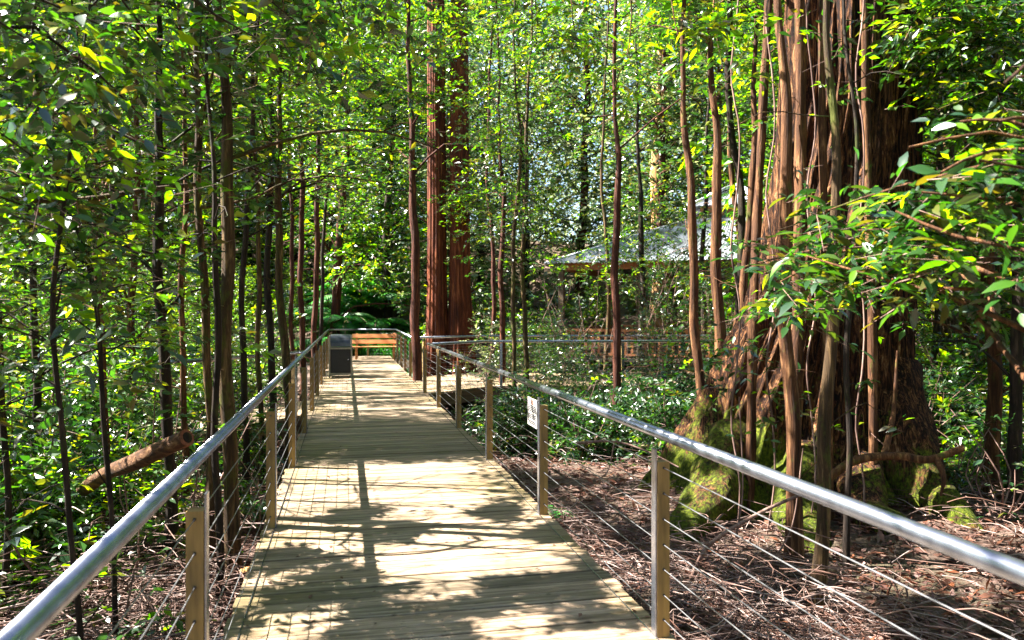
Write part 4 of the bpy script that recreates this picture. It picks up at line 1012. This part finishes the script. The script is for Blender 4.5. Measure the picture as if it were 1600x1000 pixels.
def clinging_leaves():
    P = []; A = []
    base = W(1220, 7.3, z=-.4)
    for px, py, d, r_, ns in ((1160, 560, 7.3, .25, 16), (1200, 610, 7.2, .25, 16), (1230, 540, 7.3, .2, 12), (1120, 600, 7.3, .2, 10), (1270, 590, 7.3, .2, 12), (1350, 500, 7.4, .2, 8), (1290, 640, 7.2, .15, 7), (1180, 480, 7.4, .25, 16), (1240, 440, 7.4, .25, 14), (1330, 580, 7.3, .25, 14), (1260, 330, 7.3, .3, 14), (1300, 200, 7.3, .35, 20), (1250, 130, 7.3, .35, 16), (1360, 120, 7.4, .3, 10), (1290, 60, 7.3, .3, 14), (1370, 640, 7.2, .2, 8)):
        for _ in range(ns): P.append(W(px, d, py) + rng.normal(0, r_, 3)); A.append(rng.normal(0, 1, 3) * np.array([1, 1, .3]) - F3 * .5)
    root = thing('climbing_vine', 'leafy climber over the lit left face of the giant tree base', 'vine', base)
    v = NP()
    for px in (1150, 1205, 1268, 1345):
        pts = [W(px + 8 * math.sin(t * 2.1 + px), 7.3 - .05 * (i % 2), z=-.5 + i * .55) for i, t in enumerate(range(12))]
        v.tube(smooth_path(pts, 36) - base, .009, 5)
    link('stems', v.mesh('stems', [BK_TWIG]), root)
    fo = foliage(np.array(P), np.array(A), .085, 8, (.15, .45, .4), True, length=.25); fo.V = [x - base for x in fo.V]; link('leaves', fo.mesh('leaves', LM), root)
clinging_leaves()

# understory bushes: five built, then copied through the wood
def under_variant(k):
    r = random.Random(k + 50); h = [1.2, 1.9, 2.6, 3.4, 1.5, 1.6][k]; rad = [.9, 1.0, 1.2, 1.2, 1.3, 1.2][k]; root = thing('understory_bush', 'x', 'bush', (0, 0, 0))
    st = NP(); P = []; A = []
    for j in range(16):
        az = r.uniform(0, 6.28); rr = r.random() ** .6 * rad; e = np.array([math.cos(az) * rr, math.sin(az) * rr, h * r.uniform(.35, 1)])
        lp = smooth_path([np.zeros(3), e * .5 + rng.normal(0, .1, 3), e], 7); st.tube(lp, np.linspace(.014, .005, 7), 4)
        for _ in range(26):
            u = r.uniform(.25, 1); q = lp[min(6, int(u * 6))] + rng.normal(0, .22, 3); q[2] = max(q[2], .05); P.append(q); A.append(q * np.array([1, 1, .2]) + rng.normal(0, .4, 3))
    link('stems', st.mesh('stems', [BK_TWIG]), root)
    fo = foliage(np.array(P), np.array(A), .115, 9, [(.2, .5, .3), (.35, .45, .2), (.15, .45, .4), (.3, .5, .2), (.45, .4, .15), (.02, .28, .7)][k], thin=False, keep_clear=False, twig=False, length=.32)
    link('leaves', fo.mesh('leaves', LMP if k == 4 else LM), root); return root
UV = [under_variant(k) for k in range(6)]; uused = set()
LANDU = [(-999, 'at the left margin of the picture'), (90, 'beyond the fallen log'), (280, 'behind the mossy left trunks'), (440, 'behind the reddish trunks left of the bin'), (545, 'on the bank behind the bench'),
         (640, 'behind the twin red tree'), (745, 'right of the twin red tree'), (850, 'below the low end of the pavilion roof'), (960, 'around the orange brown pair of trunks'),
         (1120, 'behind the giant tree'), (1400, 'in the shade right of the giant tree'), (1520, 'behind the right edge trunks')]
LANDD = [(0, 'near'), (11, 'middle distance'), (18, 'farther'), (27, 'distant')]
SIZE = ['low', 'rounded', 'tall', 'very tall', 'pale spreading', 'dark twiggy']
ru = random.Random(5)
for d, step in ((5.6, 190), (7, 130), (8.6, 130), (9.8, 130), (12, 120), (14.5, 110), (18, 95), (22, 85), (27, 80), (33, 75), (40, 70)):
    px = -150 + ru.uniform(0, step)
    while px < 1740:
        dd = d * ru.uniform(.92, 1.08); p = W(px, dd); ok = True
        if -2.0 < p[0] < 3.2 and p[1] < 31: ok = False
        if px > 620 and 14.6 < dd < 22.5: ok = False
        if 620 < px < 1480 and dd < 11.5: ok = False
        if px >= 1480 and dd < 9: ok = False
        if px < 330 and 10.3 < dd < 12.2: ok = False
        if px > 410 and dd < 9: ok = False
        if 930 < px < 1380 and 23 < dd < 38: ok = False
        if 490 < px < 650 and 24 < dd < 42: ok = False
        if ok:
            k = ru.choice([0, 1, 2, 4, 1]) if dd < 14 else ru.choice([1, 2, 3, 3, 4])
            if 640 < px < 1480 and dd < 26: k = 5
            if px < 420 and dd < 9: k = ru.choice([0, 5, 5])
            src = UV[k]
            if k in uused:
                o = src.copy(); COL.objects.link(o)
                for ch in src.children: c = ch.copy(); COL.objects.link(c); c.parent = o
            else: o = src; uused.add(k)
            o.location = (p[0], p[1], float(ground_z(p[0], p[1])) - .05); o.rotation_euler = (0, 0, ru.uniform(0, 6.28)); sc = ru.uniform(.75, 1.15); o.scale = (sc,) * 3
            where = [t for a, t in LANDU if px >= a][-1]; dist = [t for a, t in LANDD if dd >= a][-1]
            tag(o, dist + ' ' + SIZE[k] + ' leafy bush ' + where, 'bush', 'leafy bushes ' + where)
        px += step * ru.uniform(.7, 1.3)

# ================================================================== FERNS and GRASS
def fern_mesh(seed, n=13, L=1.1, up=.75):
    r = np.random.default_rng(seed); out = NP()
    for k in range(n):
        az = k * 2.4 + r.uniform(-.2, .2); l = L * r.uniform(.7, 1.1); e = r.uniform(.6, 1.0) * up
        t = np.linspace(0, 1, 22); rad = l * (t * .9); z = l * (e * 1.5 * t - (e * 1.5 + .25) * t ** 2 * .75)
        C = np.stack([np.cos(az) * rad, np.sin(az) * rad, z], 1); dr = np.gradient(C, axis=0); dr /= np.linalg.norm(dr, axis=1)[:, None]
        sd = np.array([-np.sin(az), np.cos(az), 0]); nr = np.cross(dr, sd)
        for sgn in (-1, 1):
            w_ = .24 * l * np.sin(np.clip(t[2:] * 1.02, 0, 1) * np.pi) ** .7 + .02
            D = sd * sgn + dr[2:] * .35 - np.array([0, 0, .2]); V, Fc = leaf_arrays(C[2:], D, nr[2:] + r.normal(0, .1, (20, 3)), w_, wr=.30); out.add(V, Fc, 0)
        out.tube(C, .006, 4, 1)
    return out.mesh('fern', [LEAF_F, BK_TWIG])
FM = [fern_mesh(s, n_, L_, u_) for s, n_, L_, u_ in ((1, 14, 1.5, .8), (2, 11, 1.2, .6), (3, 9, .7, .6))]
for (px, d, k, sc, z) in [(520, 31, 0, 1.3, 0), (545, 32.5, 0, 1.2, .1), (575, 31.5, 1, 1.3, 0), (600, 32, 0, 1.1, 0), (560, 34.5, 0, 1.4, .2), (530, 35.5, 1, 1.5, .3), (590, 36, 0, 1.4, .3), (625, 33.5, 1, 1.3, 0), (510, 34, 0, 1.2, .1), (545, 38, 0, 1.6, .4), (610, 39, 0, 1.5, .4), (575, 40, 0, 1.6, .5)]:
    p = W(px, d); o = link('fern', FM[k], None, (p[0], p[1], float(ground_z(p[0], p[1])) + z)); o.rotation_euler = (0, 0, px); o.scale = (sc * 1.35,) * 3
    tag(o, ('large' if sc > 1.35 else 'smaller') + ' deep green fern on the bank, ' + ('front row' if d < 33 else 'middle row' if d < 36 else 'top row') + ', ' + ('behind the bin' if px < 548 else 'behind the bench middle' if px < 592 else 'behind the bench right end'), 'fern', 'ferns behind the bench')
for lab, px, d, h, sc in (('tree fern left of the others on the bank behind the litter bin', 528, 31.5, 1.0, 1.25), ('tallest tree fern on the bank behind the left half of the bench', 562, 34, 1.3, 1.5),
                       ('tree fern on the bank behind the middle of the bench', 590, 31.8, .8, 1.2), ('tree fern on the bank behind the right end of the bench', 622, 33.5, 1.3, 1.35)):
    p = W(px, d); base = (p[0], p[1], float(ground_z(p[0], p[1])) - .1); root = thing('tree_fern', lab, 'tree fern', base, px, 'ferns behind the bench')
    q = NP(); q.tube(np.array([(0, 0, 0), (.03, 0, h / 2), (0, .02, h)]), [.13, .10, .09], 10, 0, .15); link('trunk', q.mesh('trunk', [BK_DARK]), root)
    o = link('fronds', FM[0], root, (0, 0, h)); o.scale = (sc,) * 3
for lab, px, d, k, sc in (('bright sunlit fern right of the bench behind the far right handrail', 655, 25, 1, 1.1), ('small fern in the litter behind the notice post', 850, 8.2, 2, .7),
                          ('small bright fern at the foot of the near left post', 205, 4.3, 2, .35), ('small fern beside the left handrail third post', 388, 8.3, 2, .6)):
    p = W(px, d); o = link('fern', FM[k], None, (p[0], p[1], float(ground_z(p[0], p[1])))); o.scale = (sc,) * 3; o.rotation_euler = (0, 0, px); tag(o, lab, 'fern')
def grass():
    n = 1500; P = W(585, 30.5)[None] + R3 * rng.uniform(-1.6, 1.6, n)[:, None] + F3 * rng.uniform(-.6, 1.0, n)[:, None]
    P[:, 2] = ground_z(P[:, 0], P[:, 1]) - .02
    V, Fc = leaf_arrays(P, rng.normal(0, .35, (n, 3)) + np.array([0, 0, 1.]), rng.normal(0, 1, (n, 3)), rng.uniform(.5, 1.15, n), wr=.02)
    tag(link('grass', mesh_np('grass', V, Fc, [LEAF_F])), 'long green grass under and behind the bench', None, None, 'stuff')
grass()

# ================================================================== LITTER, TWIGS, LOGS
def litter():
    n = 130000; px = rng.uniform(-450, 2000, n); d = 1.6 + 20 * rng.random(n) ** 1.5
    P = F3 * d[:, None] + R3 * ((px - 800) / FPX * d)[:, None]
    off = (P[:, 0] < -.66) | (P[:, 0] > 1.66) | (P[:, 1] > 30); P = P[off]; d = d[off]
    P[:, 2] = ground_z(P[:, 0], P[:, 1]) + rng.uniform(0, .035, len(P))
    D = rng.normal(0, 1, (len(P), 3)) * np.array([1, 1, .3]); N = np.array([0, 0, 1.]) + rng.normal(0, .45, (len(P), 3))
    lr = rng.random(len(P)); V, Fc = leaf_arrays(P, D, N, (.025 + .10 * lr ** 2) * (1 + d * .04), wr=.30)
    tag(link('leaf_litter', mesh_np('leaf_litter', V, Fc, [LIT])), 'dry brown and pinkish leaf litter on the forest floor', None, None, 'stuff')
litter()
def deck_leaves():
    n = 240; P = np.stack([np.where(rng.random(n) < .5, np.where(rng.random(n) < .5, -.58, 1.58) + rng.normal(0, .09, n), rng.uniform(-.5, 1.5, n)), 2.8 + rng.random(n) ** 1.5 * 18, np.full(n, .006)], 1)
    V, Fc = leaf_arrays(P, rng.normal(0, 1, (n, 3)) * np.array([1, 1, .05]), np.array([0, 0, 1.]) + rng.normal(0, .15, (n, 3)), rng.uniform(.02, .055, n), wr=.5)
    tag(link('fallen_leaves', mesh_np('fallen_leaves', V, Fc, [LIT])), 'scattered dry leaves lying on the boardwalk', None, None, 'stuff')
deck_leaves()
def twigs():
    out = NP()
    def one(p, az, L, r, z0):
        e = p + np.array([math.cos(az), math.sin(az), 0]) * L; m = (p + e) / 2 + rng.normal(0, .12 * L, 3) * np.array([1, 1, .4]); m[2] += .06 * L
        pts = smooth_path([p, m, e], 6); pts[:, 2] = np.maximum(pts[:, 2], ground_z(pts[:, 0], pts[:, 1]) + r)
        out.tube(pts, np.linspace(r, r * .5, 6), 4, 0)
    for _ in range(2600):
        px = random.uniform(-300, 1900); d = 2.2 + 12 * random.random() ** 1.3; p = W(px, d)
        if -.8 < p[0] < 1.8: continue
        p[2] = float(ground_z(p[0], p[1])) + random.uniform(.0, .10); one(p, random.uniform(0, 6.28), random.uniform(.15, .8), random.uniform(.002, .006), 0)
    for cx, cd, sp, n, zz in ((930, 7.2, .8, 700, .24), (1160, 5.2, .45, 420, .38), (1010, 6.0, .6, 260, .2), (330, 5.6, .5, 450, .3), (120, 5.0, .8, 800, .45), (60, 4.2, .7, 500, .4), (240, 4.4, .5, 400, .35), (200, 7.5, 1.2, 500, .4), (1230, 4.6, .35, 220, .4), (1400, 5.2, .8, 80, .15), (1500, 8.0, .8, 200, .3), (1000, 12.5, 1.4, 260, .5)):
        c = W(cx, cd)
        for _ in range(n):
            p = c + rng.normal(0, sp, 3) * np.array([1, 1, 0])
            if -.75 < p[0] < 1.75: continue
            p[2] = float(ground_z(p[0], p[1])) + abs(random.gauss(0, zz * .5)); one(p, random.uniform(0, 6.28), random.uniform(.15, .7), random.uniform(.002, .006), 0)
    tag(link('twig_litter', out.mesh('twig_litter', [TWIGM])), 'tangled pale dead twigs scattered over the forest floor', None, None, 'stuff')
twigs()
def branch_thing(name, label, cat, pts, r0, r1, mat, forks=(), cut=False, n=12, lump=.12):
    base = np.asarray(pts[0], float); root = thing(name, label, cat, base)
    p = smooth_path(pts, 26); q = NP(); q.tube(p - base, np.linspace(r0, r1, 26), n, 0, lump, 2)
    nm = 'log_bark' if cut else 'stem'
    link(nm, q.mesh(nm, [mat]), root)
    for k, f in enumerate(forks):
        f2 = smooth_path(f, 14); q = NP(); q.tube(f2 - base, np.linspace(r1 * 1.1, r1 * .35, 14), 8, 0, .12, k); link('side_branch', q.mesh('side_branch', [mat]), root)
    if cut:
        e = p[-1] - base; u = p[-1] - p[-2]; u /= np.linalg.norm(u)
        mb = MB(); mb.tube([e - u * .04, e + u * .004], r1 * .96, 20, cap=True); mb.build('sawn_end', LOGCUT, root)
        mb = MB(); mb.tube([e + u * .004, e + u * .007], r1 * .62, 20, cap=True); mb.build('heartwood', BK_DARK, root)
branch_thing('fallen_log', 'fallen orange brown log with a dark round sawn end raised beside the left handrail', 'log', [W(130, 6.2, 765), W(170, 5.8, 738), W(225, 5.4, 716), W(292, 5.25, 684)], .05, .062, BK_LOG, cut=True, n=20, lump=.10,
             forks=[])
branch_thing('fallen_log', 'mossy brown log lying on the litter beside the near right post', 'log', [W(985, 4.9, z=-.42), W(1050, 4.6, z=-.42), W(1150, 4.15, z=-.43)], .075, .06, BK_LOG, n=18, lump=.10)
branch_thing('dead_branch', 'twisted reddish dead branch raised in front of the right foot of the giant tree', 'branch', [W(1270, 6.6, 770), W(1330, 6.5, 722), W(1400, 6.5, 712), W(1450, 6.5, 718), W(1505, 6.5, 700)], .04, .028, BK_BRN,
             forks=[[W(1462, 6.5, 716), W(1475, 6.4, 745), W(1470, 6.4, 775)], [W(1380, 6.5, 716), W(1395, 6.7, 650), W(1402, 6.8, 548)]])
branch_thing('dead_branch', 'fallen dark branch arching over the litter left of the bending mossy trunk', 'branch', [W(1080, 5.6, 905), W(1110, 5.5, 850), W(1190, 5.5, 800), W(1270, 5.6, 765)], .018, .010, BK_TWIG,
             forks=[[W(1110, 5.5, 850), W(1050, 5.4, 845), W(1000, 5.4, 828)]])
branch_thing('dead_branch', 'thin bare branch lying across the litter below the notice', 'branch', [W(900, 7.4, 692), W(960, 7.4, 690), W(1010, 7.3, 705), W(1060, 7.2, 730)], .014, .007, BK_TWIG,
             forks=[[W(960, 7.4, 690), W(950, 7.3, 735), W(930, 7.2, 750)]])
branch_thing('dead_branch', 'long horizontal mossy bough across the trunks at upper left', 'branch', [W(10, 5.4, 312), W(120, 5.5, 312), W(220, 5.6, 298), W(305, 5.9, 288)], .022, .016, BK_MOSS)
branch_thing('dead_branch', 'short pale fallen branch below the second left post', 'branch', [W(375, 6.0, z=-.38), W(392, 5.8, z=-.3), W(402, 5.5, z=-.2)], .035, .03, BK_GUM)
# tall dead sticks around the right foreground
for (a, b, lab) in (((1150, 900), (1155, 620), 'thin upright dead stick left of the reddish trunk before the giant tree'), ((1205, 940), (1255, 700), 'thin leaning dead stick between the two trunks in front of the giant tree')):
    branch_thing('dead_branch', lab, 'branch', [W(a[0], 5.9, a[1] - 60), W((a[0] + b[0]) / 2 + 8, 5.9, (a[1] + b[1]) / 2), W(b[0], 5.9, b[1])], .008, .004, BK_TWIG)

# ================================================================== one label per thing
def unique_labels():
    by = {}
    for o in S.objects:
        if o.parent is None and o.get('label') and o.get('kind') is None: by.setdefault(o['label'], []).append(o)
    def scr(o):
        x, y = o.location.x, o.location.y; return (x * c_ - y * s_) / max(.5, x * s_ + y * c_)
    for lab, os_ in by.items():
        if len(os_) < 2: continue
        os_.sort(key=scr)
        nm = {2: ['left one', 'right one'], 3: ['left one', 'middle one', 'right one']}.get(len(os_), ['leftmost one', 'second from left', 'middle one', 'second from right', 'rightmost one', 'far right one'])
        for o, w_ in zip(os_, nm): o['label'] = lab + ', ' + w_
unique_labels()
